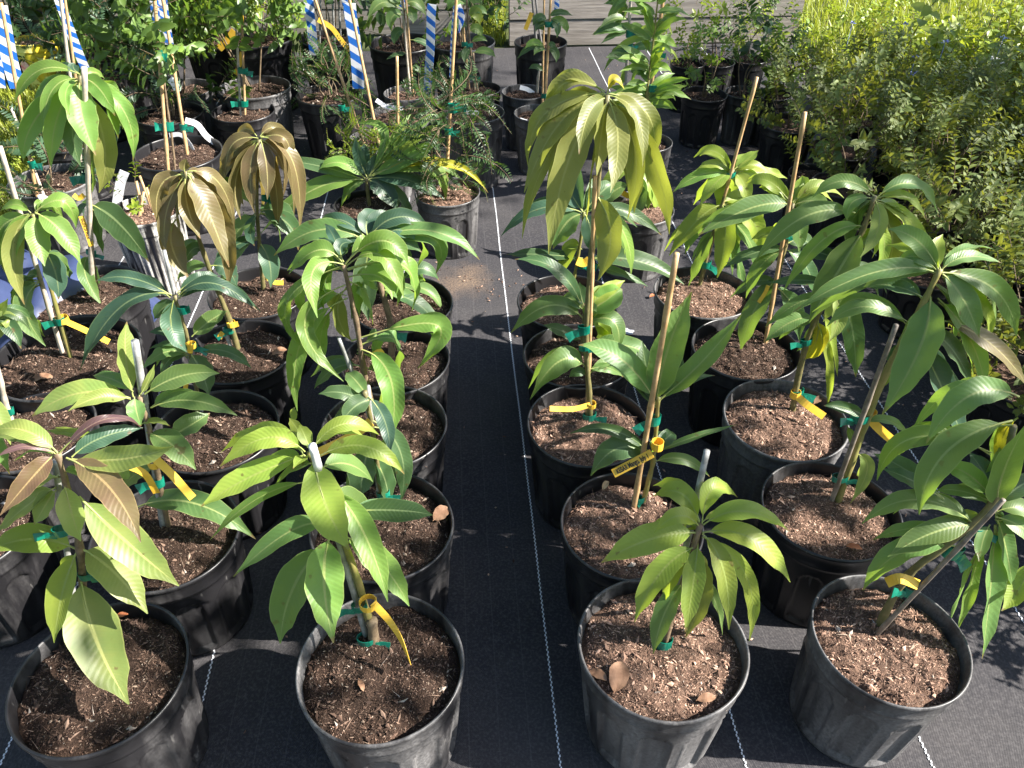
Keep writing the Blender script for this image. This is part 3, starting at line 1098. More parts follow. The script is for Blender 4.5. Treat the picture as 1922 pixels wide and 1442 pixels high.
# ---- left, third: dark teal whorl
P = mango('teal leaved mango with a thin grey cane, third pot of the left row', (405, 808, 235), 3, pots=POTS)
P.stem([(372, 768), (362, 690), (348, 620), (328, 555)], 0.0, (0.0048, 0.003), STEM_OLIVE)
P.stake((378, 768), (308, 470), 0.0042, STAKE_GREY, (0.012, 0.012))
P.tie(346, 585, (-15, -50), 0.016, tail=(-1, 0.1))
P.tie(360, 652, (-15, -50), 0.016, tail=(1, -0.2))
P.leaves([
    (322, 555, 178, 529, 29, 't', 245, 522, 0.0), (322, 553, 150, 697, 42, 't', 225, 578, -0.05), (328, 558, 352, 662, 42, 't', 322, 615, -0.05),
    (335, 556, 482, 582, 30, 't', 400, 532, -0.01), (333, 550, 410, 518, 24, 't', 372, 522, 0.05), (335, 553, 404, 524, 28, 'd', 365, 535, 0.08),
    (360, 632, 426, 584, 36, 'g', 392, 604, 0.03), (345, 632, 279, 624, 22, 't', 312, 622, 0.0), (348, 645, 280, 655, 14, 'd', 315, 645, 0.0),
    (352, 665, 267, 694, 30, 'g', 308, 662, -0.03), (355, 668, 302, 705, 24, 'd', 322, 672, -0.03), (356, 662, 392, 742, 46, 'd', 378, 698, -0.04),
    (366, 660, 472, 692, 26, 'd', 425, 660, -0.03), (330, 565, 290, 600, 30, 'd', 305, 580, -0.01)], wave=0.09)

# ---- left, fourth and fifth: bronze drooping flushes
P = mango('mango with a drooping bronze flush and thick cut stem, fourth pot of the left row', (450, 660, 205), 4, pots=POTS)
P.stem([(446, 655), (430, 600), (395, 510), (365, 420), (348, 322)], -0.03, (0.008, 0.0035), STEM_OLIVE)
P.stake((436, 658), (420, 615), 0.0045, STAKE_GREY)
P.tie(432, 622, (-15, -40), 0.018, tail=(-1, -0.3))
P.leaves([
    (346, 328, 297, 425, 34, 'b', 300, 352, -0.03), (346, 330, 312, 480, 34, 'b', 312, 400, -0.06), (330, 412, 354, 522, 48, 'b', 322, 460, -0.07),
    (348, 330, 376, 448, 42, 'b', 352, 388, -0.07), (352, 328, 430, 502, 50, 'b', 388, 392, -0.07), (352, 325, 428, 542, 44, 'b', 418, 425, -0.02),
    (350, 325, 396, 420, 36, 'b', 385, 352, 0.03), (352, 322, 440, 430, 34, 'b', 412, 345, 0.05), (346, 322, 350, 298, 20, 'b', 346, 310, 0.0),
    (345, 325, 318, 392, 30, 'b', 318, 350, 0.05), (342, 322, 352, 420, 40, 'b', 340, 372, 0.05), (350, 328, 408, 470, 36, 'b', 392, 400, 0.0),
    (385, 470, 345, 500, 30, 'd', 362, 468, 0.0), (395, 500, 445, 540, 40, 't', 425, 505, 0.0), (392, 500, 330, 535, 30, 'g', 355, 505, 0.02)], k=0.1, wave=0.09)
P = mango('mango with the farther drooping bronze flush, in front of the pot with two straight canes', (485, 550, 185), 5, pots=POTS)
P.stem([(492, 540), (488, 470), (482, 380), (486, 262)], -0.01, (0.0065, 0.0032), STEM_OLIVE)
P.tie(500, 375, (0, -60), 0.014)
P.leaves([
    (485, 260, 424, 335, 28, 'b', 436, 272, -0.02), (485, 262, 452, 412, 34, 'b', 444, 330, -0.05), (487, 264, 478, 400, 40, 'b', 470, 320, -0.08),
    (488, 262, 502, 375, 38, 'b', 500, 310, -0.06), (490, 260, 545, 300, 30, 'b', 532, 258, 0.0), (490, 258, 562, 440, 32, 'b', 550, 305, -0.03),
    (488, 256, 545, 262, 24, 'b', 515, 240, 0.04), (482, 256, 440, 262, 22, 'b', 460, 242, 0.05), (484, 262, 435, 385, 30, 'b', 424, 320, 0.04),
    (490, 262, 530, 372, 36, 'b', 528, 305, 0.05), (488, 264, 520, 432, 34, 'b', 516, 340, -0.02), (485, 262, 420, 362, 26, 'b', 426, 300, 0.06),
    (482, 390, 405, 340, 26, 'g', 445, 352, 0.02), (485, 400, 478, 462, 30, 't', 470, 430, -0.05), (488, 395, 545, 435, 45, 'd', 525, 400, 0.0),
    (488, 400, 560, 470, 40, 'd', 540, 420, -0.03), (484, 410, 430, 470, 40, 'g', 450, 430, -0.03), (486, 450, 400, 498, 26, 't', 440, 462, -0.04),
    (486, 455, 508, 540, 40, 't', 505, 490, -0.05), (484, 445, 412, 545, 34, 'd', 440, 480, -0.02)], k=0.1, wave=0.06)

# ---- far left row
P = mango('mango cut off by the left edge, pot behind the copper leaved corner pot', (-70, 990, 270), 6, pots=POTS)
P.stem([(-60, 985), (-70, 860), (-85, 760)], 0.0)
P.leaves([(-80, 770, 20, 835, 48, 'p', -20, 770, -0.03), (-80, 775, 18, 890, 40, 'g', -25, 810, 0.0), (-85, 765, -150, 800, 40, 'g', -120, 760, 0)])
P = mango('mango with a tied greyish cut stem near the left edge, its crown out of frame', (60, 810, 225), 7, pots=POTS)
P.stem([(22, 805), (14, 770), (2, 720), (-25, 600)], 0.0, (0.008, 0.004), BAMBOO_PALE)
P.tie(15, 774, (-8, -40), 0.018, tail=(-1, 0))
P.leaves([(-12, 655, 28, 640, 34, 'p', 10, 600, -0.02), (-20, 610, 58, 622, 24, 'd', 20, 588, 0.0), (-22, 600, 15, 560, 20, 'y', 0, 585, 0.0), (-20, 605, -60, 660, 40, 'g', -50, 620, 0), (-22, 600, 40, 655, 34, 'd', 15, 610, -0.04)])
P = mango('mango leaning on a tall pale cane with light green hanging leaves at the left edge', (125, 668, 270), 8, h=0.27, pots=POTS)
P.stem([(130, 672), (112, 600), (90, 520), (62, 402)], 0.0, (0.006, 0.0035), STEM_GREEN)
P.stake((118, 664), (0, 275), 0.0055, BAMBOO_PALE, (0.015, 0.015))
P.tie(112, 606, (-25, -90), 0.018, tail=(-1, -0.2))
P.leaves([
    (63, 402, 84, 500, 44, 'v', 70, 445, -0.06), (66, 400, 152, 497, 50, 'v', 112, 432, -0.04), (66, 398, 143, 428, 38, 'v', 118, 378, 0.02),
    (60, 402, 16, 530, 38, 'v', 26, 450, -0.04), (55, 402, 46, 572, 40, 'o', 24, 470, -0.07), (58, 400, 2, 396, 20, 'v', 30, 384, 0.02),
    (84, 470, 110, 562, 42, 't', 104, 512, -0.05), (74, 530, 86, 650, 46, 'g', 48, 580, -0.06), (74, 528, 34, 592, 36, 'g', 40, 552, 0.0),
    (55, 402, -10, 470, 36, 'v', 5, 425, 0.0), (68, 402, 118, 408, 26, 'v', 92, 384, 0.05), (70, 520, 20, 560, 34, 'd', 45, 530, 0.04), (80, 480, 128, 520, 28, 'g', 110, 490, 0.03)], k=0.1)
P = mango('tall mango with a big hanging light green crown tied to a pale stake, far left', (165, 553, 210), 9, pots=POTS)
P.stem([(178, 552), (172, 470), (166, 360), (158, 250), (150, 142)], 0.0, (0.0065, 0.0035), STEM_OLIVE)
P.stake((174, 556), (158, 126), 0.0070, BAMBOO_PALE, (-0.012, -0.012), nodes=0)
P.tie(163, 338, (-3, -60), 0.024, tail=(-1, -0.3))
P.tie(171, 476, (-3, -60), 0.012)
P.leaves([
    (150, 140, 27, 192, 32, 'v', 75, 132, 0.0), (145, 148, 80, 246, 28, 'v', 98, 170, -0.06), (148, 150, 44, 304, 40, 'v', 66, 225, -0.04),
    (148, 152, 96, 314, 42, 'v', 108, 220, -0.07), (148, 150, 131, 217, 28, 'v', 124, 172, -0.12), (150, 152, 180, 292, 54, 'v', 152, 212, -0.11),
    (153, 148, 216, 218, 44, 'v', 185, 165, -0.03), (154, 150, 250, 303, 36, 'v', 232, 208, -0.02), (152, 160, 152, 312, 38, 'd', 136, 240, -0.05),
    (156, 165, 186, 362, 42, 'o', 196, 270, -0.02), (154, 142, 198, 150, 20, 'v', 178, 136, 0.06), (148, 138, 100, 132, 22, 't', 122, 126, 0.06),
    (150, 140, 140, 118, 20, 't', 138, 128, 0.02), (156, 150, 222, 260, 36, 'v', 200, 190, 0.05), (148, 150, 60, 225, 34, 'g', 88, 165, 0.06),
    (168, 384, 280, 492, 58, 'd', 222, 418, -0.03), (168, 386, 194, 478, 32, 'd', 186, 428, 0.0), (166, 384, 142, 432, 22, 't', 150, 398, 0.02),
    (168, 480, 193, 576, 32, 'g', 160, 515, -0.05), (154, 170, 208, 330, 30, 'g', 200, 250, 0.05), (160, 250, 168, 380, 30, 'g', 176, 310, 0.03)], k=0.1)

# ---- second row of the left block
P = mango('front mango left of the aisle with broad yellow green leaves and white capped stake', (714, 1248, 317), 10, pots=POTS_DUSTY)
P.stem([(704, 1196), (690, 1155), (672, 1090), (632, 980), (602, 905), (582, 850)], -0.02, (0.0066, 0.0036), STEM_GREEN)
P.stem([(700, 1206), (698, 1165)], 0.0, (0.010, 0.0085), STEM_BROWN, 'rootstock')
P.y0 -= 0.0
P.pb, P.pt, P.lean = 1196, 850, -0.02
P.stake((688, 1196), (586, 842), 0.0052, STAKE_GREY, (-0.012, -0.012), nodes=0)
P.stake((598, 880), (586, 836), 0.0058, STAKE_WHITE, (-0.012, -0.012), nodes=0, grounded=False)
P.tie(690, 1202, (-10, -40), 0.014, r=0.015)
P.tie(675, 1142, (-10, -40), 0.014, tail=(-1, 0.1))
P.leaves([
    (572, 848, 413, 876, 44, 'y', 500, 822, -0.02), (570, 855, 377, 952, 56, 'y', 465, 898, -0.05), (575, 905, 394, 1014, 24, 'v', 480, 938, -0.03),
    (576, 862, 550, 880, 25, 'y', 566, 862, -0.04), (570, 862, 480, 895, 38, 'g', 525, 862, 0.05), (580, 840, 562, 798, 30, 'y', 572, 818, 0.02),
    (586, 842, 711, 816, 34, 'y', 645, 796, 0.03), (600, 856, 759, 890, 42, 'y', 685, 838, -0.02), (588, 855, 656, 1032, 82, 'y', 610, 945, -0.12),
    (625, 915, 728, 1130, 54, 'v', 685, 1005, -0.09), (645, 1005, 768, 1138, 56, 'v', 715, 1058, -0.06), (640, 960, 812, 967, 48, 'd', 740, 958, -0.02),
    (612, 985, 438, 1083, 46, 'g', 540, 1000, -0.03), (620, 1005, 626, 1207, 80, 'v', 608, 1090, -0.10), (612, 1020, 526, 1208, 74, 'g', 550, 1105, -0.06),
    (600, 880, 700, 905, 50, 'g', 655, 872, 0.07), (590, 870, 510, 930, 36, 'g', 545, 885, 0.04), (620, 930, 690, 985, 44, 'g', 665, 940, 0.05)])
P = mango('dark green mango with a rumpled blue green leaf, second pot left of the aisle', (717, 985, 272), 11, pots=POTS, rot=0.4)
P.stem([(722, 970), (712, 900), (698, 800), (684, 735)], 0.0, (0.0055, 0.0035), STEM_OLIVE)
P.stake((716, 968), (690, 725), 0.0048, STAKE_GREY, (0.012, 0.012), nodes=0)
P.tie(720, 932, (-8, -60), 0.018)
P.leaves([
    (690, 760, 598, 740, 32, 'd', 645, 738, 0.0), (700, 750, 642, 792, 40, 'd', 668, 762, -0.04), (692, 745, 732, 852, 34, 't', 722, 790, -0.08),
    (700, 790, 752, 943, 42, 'd', 752, 850, -0.05), (692, 840, 676, 935, 62, 'd', 682, 885, -0.05), (696, 850, 728, 945, 44, 'd', 722, 900, 0.0),
    (690, 745, 650, 700, 34, 'g', 668, 715, 0.05), (690, 760, 620, 800, 34, 'd', 650, 770, 0.02), (700, 860, 655, 960, 44, 'g', 668, 905, 0.0),
    (704, 860, 752, 820, 34, 'g', 735, 832, 0.05)], wave=0.07)
P = mango('bright green mango with curling arched leaves on long stalks, third pot left of the aisle', (722, 800, 236), 12, pots=POTS)
P.stem([(706, 800), (700, 770), (682, 690), (668, 600), (645, 498)], -0.02, (0.0072, 0.0042), STEM_BROWN)
P.stake((700, 800), (636, 634), 0.0045, STAKE_GREY, (-0.01, -0.01))
P.leaves([
    (646, 498, 568, 652, 32, 'v', 540, 565, -0.02), (645, 497, 596, 597, 40, 'v', 588, 508, -0.08), (648, 535, 645, 716, 42, 'v', 572, 610, -0.07),
    (652, 560, 558, 772, 40, 'v', 566, 640, -0.05), (642, 492, 542, 515, 46, 'v', 596, 470, 0.0), (644, 490, 598, 446, 26, 't', 622, 465, 0.04),
    (645, 492, 664, 455, 28, 't', 640, 462, 0.03), (648, 495, 768, 502, 44, 'v', 718, 452, -0.02), (650, 500, 758, 560, 44, 'v', 715, 480, -0.06),
    (652, 505, 773, 584, 46, 'v', 758, 500, 0.02), (655, 520, 736, 562, 44, 'v', 712, 520, -0.07), (660, 640, 784, 692, 44, 'v', 818, 610, -0.03),
    (672, 650, 738, 712, 42, 'g', 742, 640, 0.03), (672, 655, 733, 830, 54, 'v', 732, 708, -0.11), (650, 540, 660, 640, 34, 'o', 634, 590, 0.03),
    (682, 690, 590, 730, 36, 'd', 632, 690, 0.03), (650, 555, 570, 610, 30, 'v', 600, 560, 0.05), (655, 530, 700, 610, 40, 'v', 690, 555, 0.06),
    (680, 690, 720, 750, 34, 'g', 712, 705, 0.04), (646, 500, 610, 590, 40, 'g', 606, 530, 0.05)], k=0.1, pet=0.16, wave=0.07)
P.leaf(552, 765, 552, 792, 16, 'y', dy=-0.01)
P = mango('teal green mango whose long leaves reach over the aisle, fourth pot left of the aisle', (742, 678, 206), 13, pots=POTS)
P.stem([(733, 668), (733, 610), (715, 540), (692, 446)], 0.01, (0.010, 0.004), STEM_BROWN)
P.tie(734, 628, (0, -40), 0.024, r=0.014)
P.leaves([
    (688, 448, 588, 442, 30, 't', 632, 412, 0.05), (680, 450, 514, 480, 44, 'g', 598, 432, 0.0), (690, 445, 714, 396, 40, 't', 690, 412, 0.06),
    (692, 446, 806, 425, 36, 't', 745, 408, 0.03), (695, 448, 800, 458, 36, 't', 750, 432, 0.0), (698, 450, 792, 474, 32, 'd', 750, 452, -0.02),
    (700, 446, 900, 488, 34, 'g', 815, 435, 0.0), (700, 452, 818, 514, 40, 'g', 812, 448, 0.01), (692, 458, 692, 602, 50, 'd', 686, 530, -0.09),
    (690, 450, 580, 482, 40, 't', 632, 448, 0.03), (690, 452, 625, 495, 40, 't', 650, 455, 0.04), (700, 455, 770, 500, 34, 'd', 745, 462, 0.05),
    (715, 540, 660, 600, 34, 'd', 680, 555, 0.02), (715, 545, 790, 590, 30, 'g', 760, 555, 0.0), (718, 550, 832, 640, 34, 'd', 790, 575, -0.02)], k=0.15)
P = mango('mango mostly hidden behind the teal crown, fifth pot left of the aisle', (757, 572, 190), 14, pots=POTS)
P.stem([(760, 565), (752, 520), (745, 470)], 0.0)
P.leaves([(752, 530, 825, 528, 30, 'd', 790, 504, 0.02), (752, 540, 832, 585, 26, 'g', 800, 545, -0.02), (748, 520, 690, 560, 34, 'd', 715, 525, 0.03),
          (750, 500, 782, 555, 34, 'g', 778, 515, 0.04), (748, 520, 720, 575, 36, 'd', 728, 540, 0.0)])

# ---- first row right of the aisle
P = mango('small lime leaved mango in the front pot right of the aisle, grey stake behind it', (1243, 1212, 315), 20, pots=POTS_DUSTY, rot=1.1)
P.stem([(1246, 1215), (1262, 1150), (1290, 1070), (1314, 985)], 0.03, (0.0060, 0.0042), STEM_BROWN)
P.stake((1248, 1205), (1327, 846), 0.0052, STAKE_GREY, (0.06, 0.06))
P.tie(1246, 1212, (10, -40), 0.022, tail=(0.3, -1))
P.tie(1290, 1052, (10, -40), 0.014, tail=(-1, -0.6))
P.leaves([
    (1312, 980, 1226, 932, 44, 'y', 1278, 926, 0.05), (1318, 982, 1384, 934, 42, 'y', 1338, 918, 0.04), (1320, 985, 1482, 998, 44, 'y', 1398, 960, -0.01),
    (1318, 980, 1374, 962, 14, 'y', 1348, 962, 0.06), (1310, 1000, 1129, 1056, 62, 'y', 1222, 1012, -0.04), (1313, 990, 1227, 1001, 36, 'y', 1275, 968, -0.02),
    (1318, 1000, 1483, 1093, 50, 'y', 1412, 1012, -0.04), (1318, 1002, 1368, 1182, 44, 'y', 1358, 1070, -0.09), (1318, 1008, 1406, 1204, 34, 'y', 1402, 1085, -0.05),
    (1308, 1025, 1191, 1168, 52, 'y', 1240, 1075, -0.07), (1310, 1020, 1286, 1187, 46, 'y', 1302, 1090, -0.10), (1305, 1040, 1245, 1137, 40, 'y', 1268, 1072, -0.02),
    (1308, 1035, 1286, 1197, 40, 'o', 1318, 1110, -0.04), (1285, 1090, 1226, 1228, 44, 'g', 1248, 1150, -0.06), (1295, 1075, 1356, 1192, 26, 'g', 1338, 1120, 0.0),
    (1314, 995, 1270, 1010, 34, 'y', 1290, 990, 0.06)], wave=0.03)
P = mango('mango with upright leaves along a tan bamboo cane, its yellow label lettered, right of aisle', (1185, 985, 268), 21, pots=POTS, rot=2.0)
P.stem([(1205, 945), (1218, 900), (1226, 865), (1232, 800), (1236, 745)], 0.0, (0.0052, 0.0035), STEM_GREEN)
P.stake((1190, 952), (1270, 476), 0.0052, BAMBOO, (-0.015, -0.02), nodes=3)
P.tie(1192, 962, None, 0.020, r=0.016, tail=(-1, 0.3))
P.tie(1198, 940, (6, -40), 0.014, tail=(0.2, -1))
P.tie(1226, 792, (6, -40), 0.020, tail=(-1, -0.6))
P.leaves([
    (1232, 760, 1298, 548, 66, 'g', 1252, 660, 0.02), (1236, 750, 1392, 590, 44, 'g', 1312, 685, 0.03), (1236, 755, 1342, 705, 18, 'd', 1285, 718, 0.03),
    (1230, 755, 1086, 648, 54, 'g', 1168, 676, 0.02), (1230, 765, 1178, 704, 26, 'd', 1198, 722, 0.05), (1222, 852, 1070, 814, 24, 'd', 1150, 808, 0.0),
    (1222, 855, 1109, 893, 52, 'd', 1160, 842, -0.03), (1226, 850, 1222, 842, 22, 'g', 1224, 838, -0.03), (1228, 850, 1384, 797, 14, 'g', 1298, 822, 0.03),
    (1226, 868, 1332, 895, 24, 'g', 1282, 862, -0.01), (1228, 845, 1264, 812, 32, 'd', 1252, 822, 0.05), (1232, 760, 1205, 640, 40, 'd', 1215, 700, 0.06),
    (1234, 750, 1275, 660, 36, 'd', 1262, 700, 0.07)], wave=0.06)
P = mango('tallest mango with high olive crown of long hanging leaves, third pot right of the aisle', (1103, 797, 232), 22, pots=POTS)
P.stem([(1110, 788), (1106, 740), (1100, 640), (1108, 500), (1122, 350), (1140, 178)], 0.0, (0.0065, 0.0040), STEM_OLIVE)
P.stake((1102, 784), (1117, 330), 0.0046, BAMBOO, (-0.012, -0.012))
P.tie(1106, 785, None, 0.018, r=0.013)
P.tie(1096, 622, (2, -40), 0.020, tail=(-1, -0.3))
P.tie(1098, 655, (2, -40), 0.012)
P.leaves([
    (1136, 172, 1018, 238, 36, 'o', 1058, 158, 0.04), (1134, 175, 992, 318, 42, 'o', 1022, 215, 0.02), (1136, 178, 984, 362, 48, 'o', 1050, 232, -0.02),
    (1138, 182, 1030, 477, 54, 'o', 1068, 300, -0.07), (1138, 184, 1087, 290, 40, 'o', 1106, 212, -0.11), (1141, 186, 1146, 362, 42, 'o', 1160, 262, -0.11),
    (1142, 180, 1206, 314, 34, 'o', 1196, 218, -0.06), (1143, 176, 1225, 304, 34, 'o', 1216, 216, 0.0), (1142, 184, 1178, 412, 44, 'o', 1192, 280, -0.03),
    (1142, 184, 1256, 440, 50, 'o', 1226, 305, 0.0), (1136, 184, 980, 448, 34, 'o', 1030, 292, 0.03), (1140, 176, 1172, 168, 22, 'Y', 1152, 150, 0.0),
    (1140, 184, 1216, 322, 38, 'g', 1204, 245, 0.05), (1116, 362, 1122, 527, 56, 'o', 1146, 440, -0.07), (1118, 380, 1184, 518, 32, 'v', 1172, 440, 0.0),
    (1138, 182, 1100, 420, 44, 'o', 1112, 300, 0.04), (1138, 180, 1060, 380, 44, 'o', 1086, 262, 0.06), (1140, 180, 1190, 400, 40, 'o', 1184, 290, 0.06),
    (1141, 182, 1120, 330, 40, 'o', 1128, 255, -0.05), (1138, 178, 1045, 300, 38, 'o', 1072, 205, 0.05),
    (1100, 690, 995, 750, 56, 'g', 1050, 678, -0.04), (1104, 695, 1170, 708, 24, 'g', 1138, 690, 0.02), (1100, 705, 1068, 708, 20, 'd', 1085, 698, 0.0)], k=0.1, wave=0.05)
P = mango('mango with glossy mid green whorl in the half shade, fourth pot right of the aisle', (1086, 668, 206), 23, pots=POTS)
P.stem([(1092, 664), (1094, 630), (1098, 580)], 0.0, (0.006, 0.004), STEM_OLIVE)
P.leaves([
    (1096, 585, 966, 487, 32, 'd', 1046, 508, 0.03), (1095, 598, 959, 625, 44, 'g', 1030, 574, -0.02), (1096, 575, 1088, 530, 30, 'd', 1090, 552, 0.03),
    (1100, 590, 1168, 543, 54, 'v', 1142, 560, 0.03), (1100, 582, 1173, 527, 30, 'y', 1136, 548, 0.05), (1098, 596, 1120, 585, 26, 'g', 1108, 580, -0.04),
    (1102, 604, 1160, 660, 40, 'g', 1152, 604, -0.03), (1102, 600, 1136, 645, 42, 'y', 1126, 612, 0.03), (1096, 640, 1020, 610, 26, 'd', 1056, 622, 0.0),
    (1100, 655, 1228, 673, 42, 'g', 1168, 648, -0.02), (1096, 585, 1055, 560, 34, 'g', 1072, 562, 0.05)], wave=0.05)
P = mango('mango with dark teal leaves under the olive crown, last mango pot right of the aisle', (1065, 567, 190), 24, pots=POTS)
P.stem([(1066, 562), (1078, 520), (1090, 450), (1096, 398)], 0.0, (0.005, 0.0035), STEM_GREEN)
P.tie(1094, 500, (4, -40), 0.018)
P.leaves([
    (1094, 400, 940, 444, 34, 't', 1012, 392, 0.0), (1094, 402, 1038, 467, 52, 'g', 1062, 420, -0.03), (1094, 485, 950, 478, 26, 'd', 1020, 478, 0.0),
    (1098, 488, 1284, 534, 42, 'd', 1195, 490, -0.01), (1098, 495, 1216, 538, 18, 'd', 1160, 512, 0.03), (1098, 400, 1242, 442, 28, 'd', 1172, 396, 0.02),
    (1094, 398, 1060, 320, 40, 't', 1068, 355, 0.05), (1096, 398, 1150, 345, 40, 'd', 1128, 362, 0.05), (1090, 460, 1050, 520, 30, 'y', 1066, 480, 0.0),
    (1096, 400, 1110, 480, 40, 't', 1110, 435, -0.05), (1092, 410, 1000, 385, 30, 't', 1044, 385, 0.05)], k=0.2)

# ---- second row right of the aisle
P = mango('front right corner mango leaning right against a slanted grey cane, chunky bark in its pot', (1660, 1197, 288), 30, pots=POTS_DUSTY, rot=0.15, tilt=(0.01, 0.03))
P.stem([(1650, 1172), (1700, 1085), (1790, 1012), (1868, 935), (1902, 800)], 0.01, (0.0072, 0.0045), STEM_OLIVE)
P.stake((1646, 1190), (1884, 938), 0.0039, STAKE_BROWN, (-0.012, -0.02), nodes=3)
P.tie(1648, 1200, None, 0.022, r=0.013, tail=(1, 0.3))
P.tie(1703, 1112, (40, -45), 0.018, tail=(-1, 0.3))
P.tie(1786, 1040, (40, -45), 0.022, tail=(1, -0.7))
P.tie(1826, 998, (40, -45), 0.012)
P.leaves([
    (1900, 790, 1725, 966, 64, 'g', 1775, 850, -0.06), (1912, 745, 1738, 833, 60, 'g', 1822, 742, -0.04), (1900, 745, 1710, 818, 36, 'g', 1790, 735, 0.04),
    (1860, 850, 1646, 902, 42, 'v', 1715, 822, 0.02), (1830, 985, 1618, 983, 44, 'g', 1720, 938, 0.0), (1800, 1005, 1638, 1014, 30, 'g', 1715, 992, 0.03),
    (1832, 985, 1666, 1046, 52, 'g', 1752, 1000, -0.03), (1792, 1025, 1620, 1108, 52, 'g', 1690, 1038, -0.02), (1872, 955, 1930, 790, 58, 'v', 1882, 890, -0.03),
    (1868, 985, 1843, 1237, 58, 'g', 1858, 1110, -0.06), (1845, 1005, 1797, 1183, 28, 'v', 1822, 1100, 0.0), (1872, 975, 1902, 1112, 42, 'g', 1888, 1030, -0.02),
    (1938, 1050, 1880, 1147, 44, 'y', 1916, 1100, -0.05), (1858, 985, 1838, 1055, 30, 'g', 1845, 1015, -0.05), (1868, 935, 1818, 848, 44, 't', 1848, 890, 0.05),
    (1862, 935, 1768, 885, 46, 'v', 1812, 890, 0.06), (1866, 945, 1755, 922, 26, 'g', 1805, 922, 0.02), (1770, 935, 1640, 852, 42, 'd', 1700, 882, 0.08),
    (1910, 785, 1874, 882, 26, 'Y', 1882, 822, 0.05), (1872, 960, 1960, 985, 40, 'g', 1920, 955, 0.0), (1870, 950, 1950, 900, 44, 'd', 1915, 912, 0.05),
    (1868, 970, 1960, 1040, 44, 'g', 1925, 995, -0.03), (1865, 960, 1880, 1040, 40, 'd', 1882, 995, 0.05), (1840, 985, 1790, 960, 30, 'y', 1812, 965, 0.08)], wave=0.04, extra=0.7)
P = mango('tall mango with large drooping leaves and a dark cane, second pot of the right row', (1558, 957, 253), 31, pots=POTS)
P.stem([(1572, 940), (1600, 860), (1622, 800), (1668, 690), (1730, 575), (1764, 505)], 0.02, (0.0085, 0.0045), STEM_GREEN)
P.stake((1560, 942), (1682, 610), 0.0048, STAKE_BROWN, (-0.01, -0.012))
P.tie(1612, 788, (25, -60), 0.016, tail=(-1, 0.2), r=0.015)
P.tie(1576, 900, (20, -60), 0.012, r=0.014)
P.leaves([
    (1745, 552, 1656, 778, 74, 'g', 1728, 650, -0.10), (1758, 512, 1488, 586, 42, 'g', 1640, 512, -0.03), (1762, 508, 1667, 430, 42, 'g', 1722, 452, 0.03),
    (1756, 520, 1662, 460, 26, 'y', 1725, 476, 0.05), (1758, 508, 1684, 492, 28, 'g', 1720, 482, 0.02), (1766, 508, 1880, 494, 28, 'g', 1815, 482, 0.03),
    (1768, 514, 1838, 634, 54, 'g', 1808, 562, -0.03), (1768, 520, 1856, 642, 32, 'y', 1842, 570, 0.03), (1768, 512, 1908, 632, 48, 'g', 1868, 545, 0.0),
    (1760, 560, 1852, 742, 42, 'v', 1822, 640, -0.02), (1760, 600, 1932, 730, 42, 'b', 1855, 642, -0.03), (1745, 620, 1824, 726, 52, 'd', 1790, 660, -0.02),
    (1712, 610, 1552, 613, 34, 'g', 1622, 576, 0.0), (1725, 640, 1816, 845, 62, 't', 1772, 738, -0.02), (1735, 560, 1600, 545, 34, 'd', 1665, 535, 0.06),
    (1750, 530, 1790, 640, 44, 'd', 1785, 575, 0.06), (1700, 630, 1690, 720, 36, 't', 1688, 675, 0.02), (1625, 795, 1710, 822, 22, 'g', 1668, 790, 0.0),
    (1632, 785, 1546, 762, 24, 'd', 1585, 765, 0.0), (1605, 852, 1596, 945, 28, 'p', 1628, 880, -0.05), (1604, 840, 1590, 800, 18, 'g', 1600, 820, 0.0),
    (1765, 505, 1770, 440, 30, 'y', 1758, 470, 0.04)], k=0.15, wave=0.05)
P = mango('tall arching mango in a dusty pot, third of the right row, label on bark', (1473, 787, 233), 32, pots=POTS_DUSTY)
P.stem([(1490, 768), (1502, 690), (1530, 600), (1588, 500), (1620, 430), (1642, 368)], 0.02, (0.0072, 0.0042), STEM_OLIVE)
P.tie(1496, 742, (5, -40), 0.020, r=0.012, tail=(1, -0.3))
P.tie(1512, 645, (8, -40), 0.014, tail=(-1, 0.2))
P.leaves([
    (1644, 372, 1762, 408, 34, 'g', 1715, 346, 0.03), (1644, 374, 1737, 412, 20, 'y', 1700, 368, 0.0), (1640, 372, 1614, 484, 32, 'p', 1650, 424, -0.08),
    (1640, 368, 1524, 372, 30, 'g', 1582, 340, 0.0), (1636, 372, 1590, 415, 28, 'g', 1600, 380, -0.02), (1620, 425, 1470, 548, 34, 'v', 1545, 450, -0.02),
    (1605, 400, 1418, 490, 48, 'g', 1508, 408, -0.03), (1622, 430, 1518, 606, 64, 'g', 1572, 512, -0.06), (1632, 410, 1640, 520, 26, 'y', 1660, 456, -0.03),
    (1640, 385, 1664, 510, 46, 'o', 1674, 440, 0.04), (1560, 545, 1556, 642, 32, 'p', 1576, 590, -0.05), (1575, 530, 1606, 708, 44, 'd', 1600, 620, -0.05),
    (1535, 600, 1510, 675, 46, 'Y', 1532, 640, 0.02), (1545, 590, 1572, 708, 24, 'y', 1560, 640, 0.03), (1530, 600, 1552, 768, 18, 'y', 1556, 680, 0.0),
    (1530, 595, 1436, 642, 36, 'g', 1482, 606, -0.02), (1550, 560, 1436, 614, 27, 'g', 1500, 568, 0.0), (1565, 535, 1442, 532, 24, 'd', 1505, 526, 0.04),
    (1642, 372, 1588, 470, 36, 'd', 1602, 410, 0.06), (1642, 375, 1700, 470, 36, 'y', 1690, 405, 0.07), (1640, 378, 1740, 500, 30, 'y', 1712, 420, 0.03),
    (1582, 505, 1650, 560, 36, 'd', 1625, 515, 0.05), (1585, 500, 1500, 480, 30, 'd', 1540, 475, 0.06), (1600, 470, 1650, 445, 34, 'y', 1630, 446, 0.06)], k=0.15, wave=0.05)
